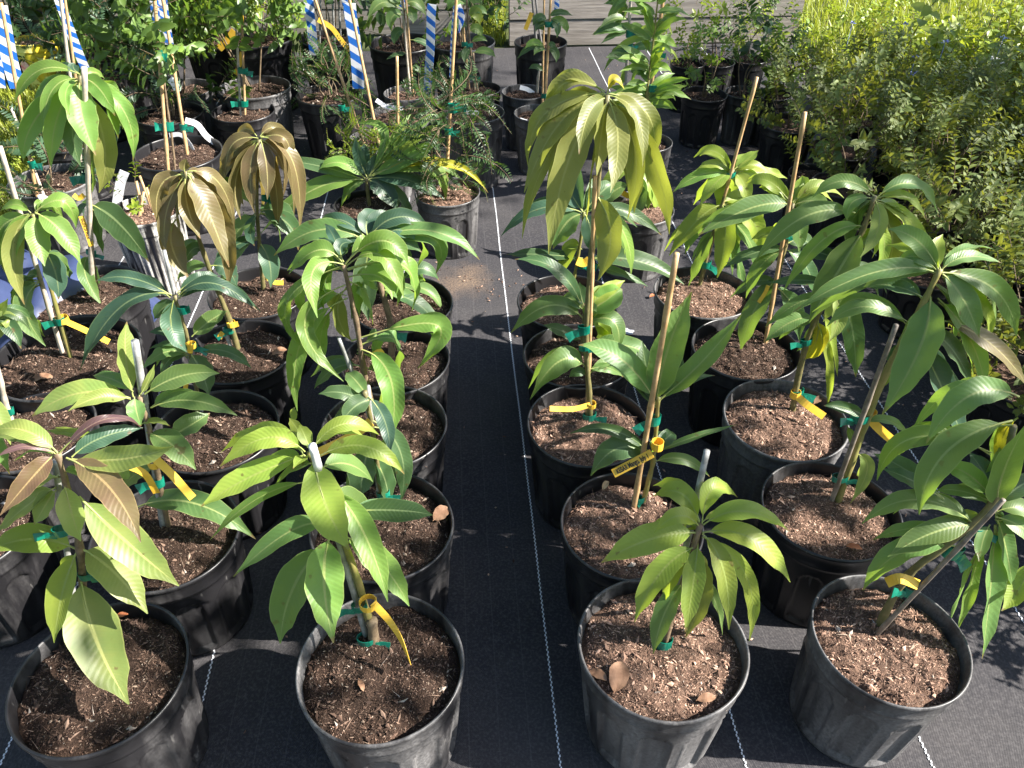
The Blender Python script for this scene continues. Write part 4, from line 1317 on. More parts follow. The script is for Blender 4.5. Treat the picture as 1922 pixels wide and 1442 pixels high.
P = mango('mango with a long brown cane standing well above it, fourth pot of the right row', (1400, 655, 202), 33, pots=POTS)
P.stem([(1440, 640), (1452, 560), (1474, 460), (1488, 382)], 0.02, (0.006, 0.004), STEM_OLIVE)
P.stake((1436, 645), (1511, 211), 0.0048, BAMBOO, (-0.012, -0.012))
P.tie(1474, 446, (8, -60), 0.012)
P.leaves([
    (1490, 382, 1584, 372, 28, 'y', 1534, 350, 0.02), (1490, 386, 1557, 402, 34, 'g', 1528, 378, -0.02), (1488, 388, 1500, 474, 34, 'g', 1500, 425, -0.06),
    (1486, 386, 1310, 442, 46, 'g', 1412, 390, -0.03), (1478, 465, 1358, 502, 26, 'd', 1420, 474, 0.0), (1488, 380, 1545, 340, 26, 'y', 1518, 352, 0.04),
    (1486, 380, 1425, 352, 26, 'y', 1455, 355, 0.04), (1484, 382, 1400, 345, 30, 'y', 1442, 340, 0.05), (1488, 380, 1505, 330, 34, 'y', 1504, 352, 0.05),
    (1470, 470, 1400, 560, 34, 'g', 1428, 500, -0.03), (1472, 468, 1532, 560, 36, 'd', 1512, 500, -0.02), (1474, 460, 1530, 470, 36, 'd', 1505, 450, 0.03),
    (1460, 520, 1390, 660, 44, 'g', 1415, 585, -0.05), (1462, 520, 1415, 620, 30, 'd', 1430, 560, 0.0), (1458, 540, 1500, 640, 36, 'd', 1490, 580, 0.0),
    (1475, 455, 1410, 450, 30, 'y', 1445, 440, 0.05), (1460, 530, 1370, 560, 30, 'd', 1415, 530, 0.04)], k=0.15, wave=0.06)
P = mango('backlit lime green mango with wavy leaves and leaning cane, last of the right row', (1320, 550, 184), 34, pots=POTS_DUSTY)
P.stem([(1312, 535), (1330, 470), (1350, 400), (1376, 318)], 0.02, (0.006, 0.004), STEM_OLIVE)
P.stake((1316, 528), (1421, 145), 0.0044, BAMBOO, (-0.01, -0.01))
P.tie(1325, 500, (8, -40), 0.018, tail=(1, -0.5))
P.tie(1370, 332, (8, -40), 0.014, tail=(-1, -0.6))
P.leaves([
    (1376, 320, 1302, 296, 24, 'y', 1340, 284, 0.03), (1375, 322, 1308, 318, 20, 'y', 1342, 308, 0.0), (1378, 318, 1424, 282, 28, 'y', 1402, 300, 0.03),
    (1380, 322, 1446, 328, 20, 'y', 1412, 310, 0.0), (1374, 325, 1312, 388, 32, 'y', 1345, 342, -0.05), (1372, 326, 1262, 362, 24, 'v', 1316, 328, -0.01),
    (1378, 326, 1402, 384, 32, 'y', 1396, 345, -0.06), (1380, 325, 1480, 358, 22, 'y', 1436, 332, 0.02), (1352, 385, 1256, 480, 42, 'y', 1308, 415, -0.04),
    (1354, 380, 1346, 522, 44, 'y', 1362, 445, -0.08), (1350, 400, 1286, 478, 30, 'g', 1310, 425, 0.0), (1340, 430, 1292, 538, 27, 'g', 1318, 480, -0.03),
    (1356, 385, 1430, 482, 40, 'y', 1410, 410, -0.02), (1352, 400, 1424, 522, 28, 'g', 1405, 450, 0.0), (1370, 330, 1355, 400, 34, 'y', 1355, 360, 0.04),
    (1356, 380, 1424, 400, 36, 'y', 1392, 376, 0.05), (1346, 415, 1392, 560, 24, 'g', 1382, 480, 0.03), (1350, 395, 1385, 470, 38, 'y', 1378, 430, 0.05),
    (1374, 322, 1340, 345, 30, 'y', 1352, 325, 0.06), (1378, 322, 1430, 345, 26, 'y', 1408, 326, 0.06)], k=0.15, wave=0.08)

# ---- farther mangos
P = mango('dark blue green mango in a small pot set back behind the curling bright green crown', (690, 385, 125), 40, h=None, pots=POTS)
P.stem([(694, 385), (690, 360), (688, 335)], 0.0, (0.007, 0.005), STEM_OLIVE)
P.leaves([
    (688, 338, 597, 320, 28, 'v', 640, 306, 0.0), (684, 338, 490, 438, 40, 'v', 585, 358, -0.04), (690, 335, 668, 257, 24, 't', 674, 295, 0.04),
    (692, 334, 716, 288, 28, 't', 702, 310, 0.04), (694, 332, 826, 262, 32, 'v', 765, 298, 0.02), (690, 340, 746, 396, 45, 't', 718, 352, -0.04),
    (696, 336, 834, 374, 36, 't', 765, 338, -0.02), (694, 330, 836, 378, 40, 'v', 802, 312, 0.03), (692, 332, 668, 232, 20, 'v', 722, 250, 0.08),
    (692, 330, 822, 214, 16, 'v', 775, 245, 0.08), (684, 338, 528, 302, 26, 'd', 600, 312, 0.02), (694, 332, 822, 236, 18, 'y', 780, 262, 0.10),
    (688, 342, 640, 390, 26, 'g', 660, 352, -0.02), (694, 338, 770, 420, 34, 'd', 745, 370, -0.02), (700, 330, 916, 362, 18, 'Y', 830, 305, 0.02)], k=0.2)
P = mango('mango hidden behind the olive crown with an orange label, dusty pot right of the aisle', (1197, 392, 138), 41, h=None, pots=POTS_DUSTY, rot=0.0)
P.stem([(1190, 388), (1186, 350), (1182, 300)], 0.0, (0.006, 0.004), STEM_OLIVE)
P.leaves([(1184, 320, 1130, 380, 30, 'y', 1150, 335, -0.02), (1184, 320, 1180, 420, 36, 'd', 1200, 365, -0.05), (1186, 330, 1236, 405, 40, 'y', 1222, 350, 0.0),
          (1186, 335, 1150, 300, 30, 'g', 1165, 310, 0.04), (1186, 345, 1110, 425, 34, 'g', 1140, 370, -0.04), (1188, 350, 1215, 395, 28, 'g', 1210, 362, -0.02)])


# ------------------------------------------------------------------ twigs for the small leaved plants
def leaflet(V, Fc, p, d, n, L, W):
    d = d.normalized()
    s = d.cross(n)
    s = s.normalized() if s.length > 1e-5 else Vector((1, 0, 0))
    n = s.cross(d)
    b = len(V)
    for q in (p, p + d * L * .38 - s * W + n * W * .35, p + d * L * .40, p + d * L * .38 + s * W + n * W * .35,
              p + d * L * .74 - s * W * .72 + n * (W * .1 - L * .04), p + d * L * .75 - n * L * .07, p + d * L * .74 + s * W * .72 + n * (W * .1 - L * .04), p + d * L - n * L * .16):
        V.append(tuple(q))
    Fc += [(b, b + 2, b + 1), (b, b + 3, b + 2), (b + 1, b + 2, b + 5, b + 4), (b + 2, b + 3, b + 6, b + 5), (b + 4, b + 5, b + 7), (b + 5, b + 6, b + 7)]


def twig_mesh(kind, seed, mat):
    R = random.Random(seed)
    V, Fc, MI = [], [], []
    par = dict(bush=(0.20, 24, 0.036, 0.0088), pepper=(0.20, 10, 0.078, 0.0185), lime=(0.14, 12, 0.040, 0.010), vine=(0.12, 9, 0.032, 0.014),
               pinnate=(0.20, 34, 0.020, 0.0048), weed=(0.22, 16, 0.034, 0.012), fine=(0.22, 40, 0.022, 0.0034), fern=(0.28, 56, 0.030, 0.0042))[kind]
    L, n, lf, lw = par
    sag = R.uniform(0.1, 0.25) if kind not in ('pinnate', 'fine', 'fern') else R.uniform(0.45, 0.8)
    hx = R.uniform(-.3, .3)

    def pos(t):
        return Vector((L * (hx * t * (1 - t) + sag * t * t * 0.9), L * 0.1 * math.sin(3 * t + seed), L * (t - sag * t * t * 0.7)))
    pts = [pos(k / 6) for k in range(7)]
    tv, tf = tube(pts, [0.0016 * (1 - 0.12 * k) for k in range(7)], 4, False)
    V += tv
    Fc += tf
    MI += [1] * len(tf)
    flat = kind in ('pinnate', 'fern', 'fine')
    for i in range(n):
        t = 0.12 + 0.88 * (i // 2 + 1) / (n // 2 + 0.5) if kind != 'pepper' else 0.25 + 0.75 * (i + 1) / n
        t = min(1, t)
        p = pos(t)
        T = (pos(min(1, t + .02)) - pos(t - .03)).normalized()
        if flat:
            s = T.cross(Vector((1, 0, 0.6)).normalized()).normalized() * (1 if i % 2 else -1)
            d = s + T * 0.45 + Vector((R.uniform(-.15, .15), 0, R.uniform(-.2, .15)))
            taper = math.sin(math.pi * (0.12 + 0.85 * t)) ** 0.6
            nn = T.cross(s) * (1 if i % 2 else -1) + Vector((R.uniform(-.2, .2), R.uniform(-.2, .2), .3))
        else:
            az = i * (math.pi if kind in ('bush', 'lime', 'weed') else 2.4) + (i // 2) * 1.57 + R.uniform(-.4, .4)
            x = Vector((math.cos(az), math.sin(az), 0))
            x = (x - T * x.dot(T)).normalized()
            up = 0.55 if kind == 'bush' else 0.25
            d = x + T * up + Vector((0, 0, R.uniform(-.35, .3)))
            taper = R.uniform(.65, 1.1) * (1.0 if t < .8 else .7)
            nn = T - x * 0.5 + Vector((R.uniform(-.4, .4), R.uniform(-.4, .4), 0.3))
        b = len(Fc)
        leaflet(V, Fc, p + d.normalized() * 0.003, d, nn, lf * taper, lw * taper)
        MI += [0] * (len(Fc) - b)
    return mesh_of('twig', V, Fc, [mat, TWIG], midx=MI)


TW = {}
for key, kind, mat in (('gold', 'bush', GOLD), ('pepper', 'pepper', SHRUB), ('lime', 'lime', LIME_SMALL), ('vine', 'vine', SHRUB), ('pinnate', 'pinnate', DARK_SMALL),
                       ('fine', 'fine', DARK_SMALL), ('fern', 'fern', FERN), ('dark', 'pepper', DARK_SMALL), ('limepin', 'pinnate', LIME_SMALL), ('weed', 'weed', WEED), ('shrub', 'lime', SHRUB)):
    TW[key] = [twig_mesh(kind, 10 * k + len(TW), mat) for k in range(4)]


def put_twig(root, key, p, d, s, R, name='twig'):
    o = bpy.data.objects.new(name, R.choice(TW[key]))
    COL.objects.link(o)
    o.parent = root
    o.location = p - root.location
    q = Vector(d).normalized().to_track_quat('Z', 'Y')
    o.rotation_mode = 'QUATERNION'
    o.rotation_quaternion = q @ Euler((0, 0, R.uniform(0, 6.3))).to_quaternion()
    o.scale = (s, s, s)
    return o


def crown(root, key, c, rad, hgt, n, R, s=1.0, up=0.6, name='twig', hollow=0.35):
    """twigs spread through an uneven crown round c (its foot)"""
    ph = R.uniform(0, 6.3)
    for i in range(n):
        a = R.uniform(0, 6.3)
        z = R.random() ** 0.8
        lob = 1 + 0.28 * math.sin(2 * a + ph) + 0.15 * math.sin(3 * a + 2 * ph)
        rr = rad * lob * math.sqrt(hollow + (1 - hollow) * R.random()) * math.sin(math.pi * (0.16 + 0.74 * z)) * 0.75
        p = c + Vector((math.cos(a) * rr, math.sin(a) * rr, hgt * z * 0.86))
        d = Vector((math.cos(a), math.sin(a), 0)) * (1.0 - 0.55 * z) + Vector((R.uniform(-.4, .4), R.uniform(-.4, .4), up * (0.4 + z)))
        put_twig(root, key, p, d, s * R.uniform(.65, 1.15), R, name)


def stems(root, c, hgt, n, R, mat=TWIG, r=0.004, spread=0.3, name='branch', base=0.0):
    for i in range(n):
        a = R.uniform(0, 6.3)
        tip = c + Vector((math.cos(a) * hgt * spread, math.sin(a) * hgt * spread, hgt))
        mid = c.lerp(tip, .5) + Vector((R.uniform(-.03, .03), R.uniform(-.03, .03), 0))
        P_ = smooth_path([c + Vector((R.uniform(-.012, .012), R.uniform(-.012, .012), base - 0.02)), mid, tip], 4)
        V, Fc = tube(P_, [r * (1.1 - .8 * k / (len(P_) - 1)) for k in range(len(P_))], 6)
        link(name, mesh_of(name, rel(V, root), Fc, mat), root)


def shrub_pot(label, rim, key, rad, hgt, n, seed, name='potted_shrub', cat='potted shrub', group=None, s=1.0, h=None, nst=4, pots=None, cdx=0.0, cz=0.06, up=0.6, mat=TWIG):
    P = Plant(name, label, cat, rim, group, h=h, seed=seed, pots=pots, dark=seed not in (59,))  # back pots take the shade-darkened soil too
    c = Vector((P.c.x, P.c.y, P.soil_z))
    if n:
        stems(P.root, c, cz + hgt * 0.55, nst, P.R, mat)
        crown(P.root, key, c + Vector((cdx, 0, cz)), rad, hgt, n, P.R, s, up)
    return P


G_BACK = 'potted plants at the back of the nursery'

# ---- back left: yellow printed pot with a drooping coppery plant
P = Plant('yellow_printed_pot', 'drooping copper leaved plant in a round yellow pot printed with fruit, top left', 'potted plant', (64, 75, 82), G_BACK, h=0.24, seed=50)
for o in list(P.root.children):
    if o.name.startswith('pot'):
        m, nt, b = new_mat('fruit_printed_plastic')
        tc = nt.nodes.new('ShaderNodeTexCoord')
        vo = nt.nodes.new('ShaderNodeTexVoronoi')
        vo.inputs['Scale'].default_value = 17
        nt.links.new(tc.outputs['Object'], vo.inputs['Vector'])
        c = ramp(nt, vo.outputs['Distance'], [(0.0, (0.80, 0.55, 0.03)), (0.45, (0.72, 0.60, 0.05)), (0.62, (0.45, 0.32, 0.03)), (0.68, (0.72, 0.70, 0.22))])
        nt.links.new(c, b.inputs['Base Color'])
        b.inputs['Roughness'].default_value = 0.4
        o.data = o.data.copy()
        o.data.materials[0] = m
        # oval printed badge, standing a little proud of the wall
        V, Fc = [(0, 0, 0)], []
        for k in range(24):
            a = 6.2832 * k / 24
            V.append((0.030 * math.cos(a), -0.0012 * 0 - 0.5 * (0.030 * math.cos(a)) ** 2 / 0.13 * -1, 0.045 * math.sin(a)))
        Fc = [(0, 1 + k, 1 + (k + 1) % 24) for k in range(24)]
        bd = link('badge', mesh_of('badge', V, Fc, simple('badge_print', (0.72, 0.10, 0.20), (0.80, 0.72, 0.62), 0.45, 28)), P.root, (-0.040, -0.122 * P.d / 0.281, 0.115))
        bd.rotation_euler = (0, 0, -0.3)
c = Vector((P.c.x, P.c.y, P.soil_z))
P.stem([(80, 74), (104, 55), (112, 20), (100, -30)], 0.0, (0.006, 0.003), simple('copper_stem', (0.25, 0.10, 0.06), (0.32, 0.15, 0.09), 0.5))
P.leaves([(86, 28, 40, 42, 12, 'r', 58, 10, 0.0), (104, 60, 118, 78, 10, 'r', 120, 52, 0.0), (104, 62, 85, 85, 12, 'p', 88, 60, 0.0), (112, 15, 80, -10, 12, 'r', 95, 0, 0.0), (112, 20, 135, 45, 12, 'r', 132, 20, 0.0), (108, 70, 112, 80, 12, 'y', 100, 66, 0.0)], pet=0.03)
crown(P.root, 'dark', c, 0.09, 0.16, 8, P.R, 0.7)

shrub_pot('tall leafy green shrub behind the striped tapes, dark pot half hidden, upper left', (342, 168, 115), 'pepper', 0.38, 0.66, 150, 51, group=G_BACK, cdx=-0.12, cz=0.10, s=1.0)
P = shrub_pot('low round leaved seedling with fern fronds, wide pot under the tall leafy shrub', (318, 214, 125), 'vine', 0.13, 0.16, 26, 52, group=G_BACK, cz=0.0, cdx=-0.09)
for (fx, fy, tx, ty) in ((300, 210, 230, 120), (305, 205, 272, 90), (330, 200, 352, 110), (315, 205, 352, 190), (300, 205, 246, 235), (308, 205, 210, 170), (330, 205, 372, 160)):
    p = on_y(fx, fy, P.c.y)
    q = on_y(tx, ty, P.c.y - 0.03)
    put_twig(P.root, 'fern', p, q - p + Vector((0, 0, .1)), 1.1, P.R, 'frond')
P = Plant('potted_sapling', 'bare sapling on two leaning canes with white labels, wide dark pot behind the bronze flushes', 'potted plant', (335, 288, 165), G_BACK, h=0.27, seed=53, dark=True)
P.stem([(326, 318), (322, 255), (316, 215), (308, 150)], 0.05, (0.004, 0.003), STEM_BROWN)
P.stake((316, 322), (288, -30), 0.0058, BAMBOO, (0.0, 0.12))
P.stake((352, 292), (303, -20), 0.0058, BAMBOO, (0.0, 0.15))
P.tie(316, 240, (-4, -60), 0.03, r=0.016, tail=(-1, 0.1))
P.tie(345, 242, (-8, -60), 0.02)
P.tie(298, 105, (-4, -60), 0.03)
for i in range(16):
    p = P.at(P.R.uniform(295, 315), P.R.uniform(-10, 150), P.R.uniform(-.05, .12))
    put_twig(P.root, 'pepper', p, (P.R.uniform(-1, 1), P.R.uniform(-1, .6), P.R.uniform(0, .8)), 0.75, P.R)
P = Plant('whitewashed_pot', 'ribbed whitewashed black pot of short tan cut stems, behind the nearer bronze mango', 'potted plant', (272, 396, 132), G_BACK, h=0.27, seed=54, pots=POT_RIBBED)
for (a, b2) in (((268, 400), (256, 340)), ((285, 392), (262, 330)), ((290, 402), (275, 352)), ((262, 405), (270, 360))):
    P.stake(a, b2, 0.0042, BAMBOO, (0.0, 0.03), nodes=2)
crown(P.root, 'lime', Vector((P.c.x - 0.02, P.c.y, P.soil_z)), 0.08, 0.16, 7, P.R, 0.6)
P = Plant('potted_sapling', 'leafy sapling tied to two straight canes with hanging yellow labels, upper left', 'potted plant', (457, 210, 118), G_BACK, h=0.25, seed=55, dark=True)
P.stake((452, 217), (440, -20), 0.005, BAMBOO_PALE, (0.0, 0.05))
P.stake((460, 218), (452, -10), 0.005, BAMBOO, (-0.02, 0.03))
P.tie(456, 196, (-2, -60), 0.024, r=0.018, tail=(-1, 0))
P.tie(456, 135, (-2, -60), 0.022, r=0.016)
for i in range(80):
    px = P.R.gauss(452, 48)
    py = P.R.uniform(-30, 95) if abs(px - 452) > 12 else P.R.uniform(-30, 60)
    p = P.at(px, py, P.R.uniform(-.1, .16))
    put_twig(P.root, 'pepper' if P.R.random() < .75 else 'lime', p, ((px - 452) / 40, P.R.uniform(-.8, .4), P.R.uniform(-.1, .7)), 0.8, P.R)
crown(P.root, 'dark', Vector((P.c.x - .08, P.c.y, P.soil_z + .0)), .07, .12, 6, P.R, .7)
shrub_pot('thin two stemmed sapling in a dark pot just behind the two straight canes, upper left', (478, 165, 132), 'pepper', 0.20, 0.35, 26, 56, group=G_BACK, cz=0.30, cdx=0.06)
shrub_pot('weeping fine leaved plant spilling from a dark pot, left of the big striped tape', (618, 178, 122), 'pinnate', 0.15, 0.13, 50, 57, group=G_BACK, cz=0.0, cdx=0.02, up=0.35, s=1.0)
P = shrub_pot('weeping plant with yellow green new shoots and leaning canes behind the blue green mango', (715, 262, 120), 'pinnate', 0.12, 0.14, 20, 58, group=G_BACK, cz=0.0, cdx=-0.02, up=0.3)
P.stake((712, 275), (650, -30), 0.0055, BAMBOO, (0.0, 0.1))
P.stake((682, 270), (585, -20), 0.0055, BAMBOO, (0.0, 0.1))
P.tie(642, 205, None, 0.02)
for i in range(46):
    p = P.at(P.R.uniform(640, 740), P.R.uniform(225, 315), P.R.uniform(-.20, -.04))
    put_twig(P.root, 'limepin', p, (P.R.uniform(-1, 1), P.R.uniform(-1, 0), P.R.uniform(.0, .5)), 0.62, P.R)
P = shrub_pot('fern leaved climbing plant on a cane, dusty pot with a sunlit side beside the aisle', (840, 362, 124), 'fine', 0.10, 0.36, 60, 59, group=G_BACK, cz=0.02, up=0.25, pots=POTS_DUSTY)
P.stake((836, 370), (858, -30), 0.0055, BAMBOO, (0.0, 0.06))
P.tie(852, 205, None, 0.03, r=0.016)
P.tie(842, 250, None, 0.02)
P = Plant('potted_sapling', 'leafy sapling between two canes in a pot of bright bark, behind the short tan cane', 'potted plant', (763, 176, 86), G_BACK, h=0.24, seed=60)
P.stake((770, 178), (752, -30), 0.005, BAMBOO_PALE, (0.0, 0.05))
P.stake((776, 182), (760, -30), 0.004, BAMBOO, (0.0, 0.05))
P.stem([(775, 175), (770, 120), (762, 60), (755, -20)], 0.02, (0.004, 0.003), STEM_BROWN)
P.leaves([(758, 20, 690, 40, 22, 'g', 718, 5, -0.05), (760, 30, 735, 60, 26, 'g', 738, 30, -0.05), (760, 10, 800, 30, 24, 'g', 780, 5, 0.0), (762, 60, 740, 85, 22, 'd', 745, 62, -0.03),
          (766, 100, 725, 112, 12, 'd', 745, 104, -.02), (770, 75, 815, 95, 14, 'd', 795, 80, 0), (757, 0, 730, -20, 24, 'g', 740, -5, 0), (757, 10, 720, 25, 26, 'g', 735, 8, .03),
          (770, 130, 790, 140, 12, 'd', 782, 128, 0), (758, 15, 775, 45, 24, 'g', 772, 25, -.04)], pet=0.1)
P = Plant('potted_sapling', 'pot with a white label strip across it and a short tan cane standing up', 'potted plant', (758, 214, 122), G_BACK, h=0.26, seed=61)
P.stake((747, 275), (745, 106), 0.0058, BAMBOO, (0.0, 0.0), nodes=2)
crown(P.root, 'fine', Vector((P.c.x + .1, P.c.y, P.soil_z)), .10, .12, 14, P.R, .7)
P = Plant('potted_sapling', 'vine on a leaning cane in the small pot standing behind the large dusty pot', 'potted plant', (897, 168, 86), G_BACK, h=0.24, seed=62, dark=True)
P.stake((880, 168), (862, -30), 0.0048, BAMBOO, (0.0, 0.05))
P.stem([(892, 170), (886, 120), (880, 60), (874, -20)], 0.03, (0.0055, 0.004), STEM_BROWN)
P.tie(886, 148, None, 0.018)
P.tie(872, 85, None, 0.018)
P.leaves([(885, 100, 860, 112, 12, 'd', 870, 100, 0), (886, 100, 930, 108, 16, 'g', 912, 96, -.02), (884, 80, 915, 78, 12, 'g', 900, 72, 0), (880, 50, 850, 70, 24, 'g', 855, 48, -.03),
          (878, 30, 900, 45, 26, 'y', 892, 25, -.03), (878, 30, 915, 28, 18, 'g', 898, 18, 0), (876, 10, 840, 20, 26, 'g', 855, 2, 0), (885, 90, 872, 118, 16, 'd', 874, 100, -.03),
          (876, 0, 910, -10, 24, 'g', 895, -5, 0), (880, 60, 905, 70, 20, 'g', 895, 55, 0)])
P = Plant('potted_sapling', 'large dusty pot of fine leaved vine with long sunlit side at the aisle head', 'potted plant', (888, 212, 118), G_BACK, h=0.29, seed=63, dark=True, pots=POTS_DUSTY)
P.stem([(903, 212), (898, 180), (892, 140), (888, 100)], 0.0, (0.0045, 0.003), STEM_BROWN)
crown(P.root, 'fine', Vector((P.c.x - .06, P.c.y, P.soil_z)), .12, .16, 22, P.R, .75, up=.3)
P = Plant('potted_sapling', 'glossy leaved sapling on two canes, front one of three dark pots right of aisle head', 'potted plant', (1012, 214, 94), G_BACK, h=0.24, seed=64, dark=True)
P.stake((1022, 205), (1036, -40), 0.0055, BAMBOO, (0.0, 0.05))
P.stake((1018, 200), (1022, -40), 0.004, BAMBOO, (0.0, 0.05))
P.tie(1022, 182, None, 0.018)
P.tie(1030, 48, None, 0.02, r=0.014)
P.leaves([(1022, 90, 970, 112, 14, 'd', 995, 90, 0), (1022, 88, 985, 92, 14, 'v', 1002, 80, -.02), (1024, 95, 1002, 104, 14, 'g', 1012, 92, -.03), (1028, 92, 1044, 118, 16, 'd', 1042, 98, -.03),
          (1028, 85, 1042, 90, 12, 'd', 1036, 84, 0), (1022, 135, 992, 130, 12, 'd', 1006, 126, 0), (1030, 40, 1045, 72, 16, 'd', 1045, 48, -.03), (1030, 35, 1064, 64, 18, 'g', 1056, 42, 0),
          (1030, 32, 1075, 30, 14, 'd', 1050, 24, 0), (1028, 40, 1000, 48, 18, 'd', 1012, 34, 0), (1028, 45, 1005, 60, 16, 'd', 1014, 46, -.02), (1024, 60, 1000, 30, 16, 'd', 1010, 42, .03)])
P = Plant('potted_sapling', 'middle one of three dark pots right of aisle head, pale label on its bark', 'potted plant', (984, 174, 84), G_BACK, h=0.24, seed=65, dark=True)
P.stem([(1008, 175), (1010, 150), (1014, 120)], 0, (0.006, 0.004), BAMBOO_PALE)
P = Plant('potted_sapling', 'tall dark pot against the board wall right of the gap, thin grey stems', 'potted plant', (1015, 80, 100), G_BACK, h=0.33, seed=66, dark=True)
P.stem([(1008, 80), (1003, 40), (998, -20)], 0, (0.007, 0.006), simple('grey_stem', (0.14, 0.13, 0.13), (0.22, 0.21, 0.20), 0.7))
P.stem([(1018, 80), (1010, 40), (1004, -20)], 0, (0.006, 0.005), simple('grey_bark', (0.14, 0.13, 0.13), (0.22, 0.21, 0.20), 0.7))
crown(P.root, 'lime', Vector((P.c.x - .06, P.c.y, P.soil_z + .3)), .12, .15, 10, P.R, .8)

# tall leafy plant right of the aisle, two stems
P = Plant('potted_shrub', 'tall bushy plant with narrow light green leaves along a thick cane, behind the olive crown', 'potted shrub', (1212, 268, 100), G_BACK, h=0.26, seed=67, dark=True)
P.stake((1214, 225), (1250, -40), 0.0072, BAMBOO, (-0.01, 0.0), nodes=4)
P.stem([(1208, 262), (1214, 180), (1226, 80), (1238, -30)], 0.0, (0.005, 0.003), STEM_GREEN)
P.tie(1226, 168, (8, -60), 0.024, r=0.014, tail=(1, -0.3))
P.tie(1230, 104, (8, -60), 0.018)
R_ = P.R
for i in range(74):
    py = R_.uniform(-40, 235)
    cx0 = 1238 - (py + 30) * 0.105
    side = R_.choice((-1, 1))
    L = R_.uniform(34, 88)
    a = R_.uniform(-1.25, 0.55)
    py = (py // 26) * 26 + R_.uniform(-5, 5) if i % 3 else py
    tx, ty = cx0 + side * L * math.cos(a), py + L * math.sin(a) * 0.7
    P.leaf(cx0, py, tx, ty, R_.uniform(13, 20), R_.choice('vvvgyg'), (cx0 + tx) / 2, (py + ty) / 2 - R_.uniform(2, 16) * (1 if a < 0.2 else 1.6), R_.uniform(-.12, .12), pet=0.06, wave=0.06, twist=R_.uniform(-1, 1))
P = Plant('potted_shrub', 'narrow leaved plant with green ties on a brown cane, left of the tall bushy plant', 'potted shrub', (1168, 190, 82), G_BACK, h=0.24, seed=68, dark=True)
P.stake((1174, 165), (1186, -40), 0.006, BAMBOO_PALE, (0.0, 0.0))
P.tie(1182, 65, (4, -60), 0.03, r=0.014)
P.tie(1180, 92, (4, -60), 0.03, r=0.014)
R_ = P.R
for i in range(26):
    py = R_.uniform(-40, 160)
    side = R_.choice((-1, -1, 1))
    L = R_.uniform(35, 70)
    a = R_.uniform(-0.3, 1.2)
    tx, ty = 1180 + side * L * math.cos(a), py + L * math.sin(a)
    P.leaf(1180, py, tx, ty, R_.uniform(14, 20), R_.choice('gdvg'), (1180 + tx) / 2, (py + ty) / 2 - R_.uniform(4, 12), R_.uniform(-.08, .08), pet=0.06, wave=0.04)

# big dark pots along the board wall
for i, (px, py, w, lab, key, n) in enumerate((
        (487, 72, 130, 'big black pot of a bushy shrub, leftmost of the row along the boards', 'pepper', 60),
        (620, 72, 118, 'big black pot with thin upright stems at the boards, behind the striped tapes', 'dark', 14),
        (756, 82, 128, 'big black pot in the back row behind the sapling with bright bark', 'dark', 16),
        (868, 80, 122, 'big black pot in the back row just left of the grassy gap', 'shrub', 14))):
    P = shrub_pot(lab, (px, py, w), key, 0.24, 0.40, n, 70 + i, group='big black pots along the back', h=0.33, cz=0.02, cdx=(-0.1 if i == 0 else 0.03))
    if i == 1:
        for (a, b2) in (((628, 85), (622, -40)), ((640, 88), (634, -40)), ((652, 80), (650, -40)), ((600, 82), (602, -40))):
            P.stake(a, b2, 0.005, STAKE_GREY, (0, 0), nodes=0)

# young plants in the shade between the aisle and the shrubs
for i, (px, py, w, key, lab) in enumerate((
        (1322, 178, 86, 'shrub', 'small seedling in a shaded pot right of the tall bushy plant'),
        (1398, 175, 74, 'dark', 'thin seedling in a shaded pot, second right of the tall bushy plant'),
        (1450, 178, 70, 'shrub', 'low seedling in the shaded pot nearest the golden shrubs'),
        (1290, 120, 66, 'lime', 'lime leaved seedling in a shaded pot against the board wall'),
        (1345, 118, 66, 'lime', 'yellow green seedling left of the white label, pots against the board wall'),
        (1405, 112, 66, 'shrub', 'green seedling behind the shaded pots, right end of the board wall'))):
    shrub_pot(lab, (px, py, w), key, 0.13, 0.30, 22, 80 + i, name='potted_seedling', cat='potted plant', group='seedlings in pots in the shade', h=0.22, cz=0.02, s=0.75, nst=3)

# ---- the block of golden small leaved shrubs
G_SHRUB = 'golden small leaved shrubs massed on the right'
SHRUB_LABEL = 'golden green small leaved shrub in the dense block of shrubs right of the mangos'
R_ = random.Random(21)
spots = []
for (x_, y_) in ((1.46, 0.95), (1.74, 0.98), (1.42, 1.24), (1.70, 1.27)):
    spots.append((x_, y_))
y = 1.52
j = 0
while y < 3.45:
    x0 = 1.30 - (y - 1.5) * 0.10
    for i in range(4):
        if x0 + i * 0.27 < 2.0:
            spots.append((x0 + i * 0.27 + (0.12 if j % 2 else 0) + R_.uniform(-.03, .03), y + R_.uniform(-.04, .04)))
    y += 0.29
    j += 1
for i, (x, y) in enumerate(spots):
    root = thing('potted_shrub', SHRUB_LABEL, 'potted shrub', (x, y, 0.005), G_SHRUB)
    o = link('pot', POTS[i % 3], root)
    s = 0.82
    o.scale = (s, s, 0.8)
    for nm, me in (('soil', SOILS[i % 3]),):
        so = link(nm, me, root)
        so.scale = (s, s, 0.8)
    c = Vector((x, y, 0.17))
    H = R_.uniform(0.15, 0.27) + (0.06 if x < 1.5 else 0)
    stems(root, c, H * 0.9, 4, R_, TWIG, 0.0028, 0.45)
    crown(root, 'gold', c + Vector((0, 0, 0.02)), R_.uniform(0.18, 0.22), H, 46, R_, 0.9, 0.75, hollow=0.15)
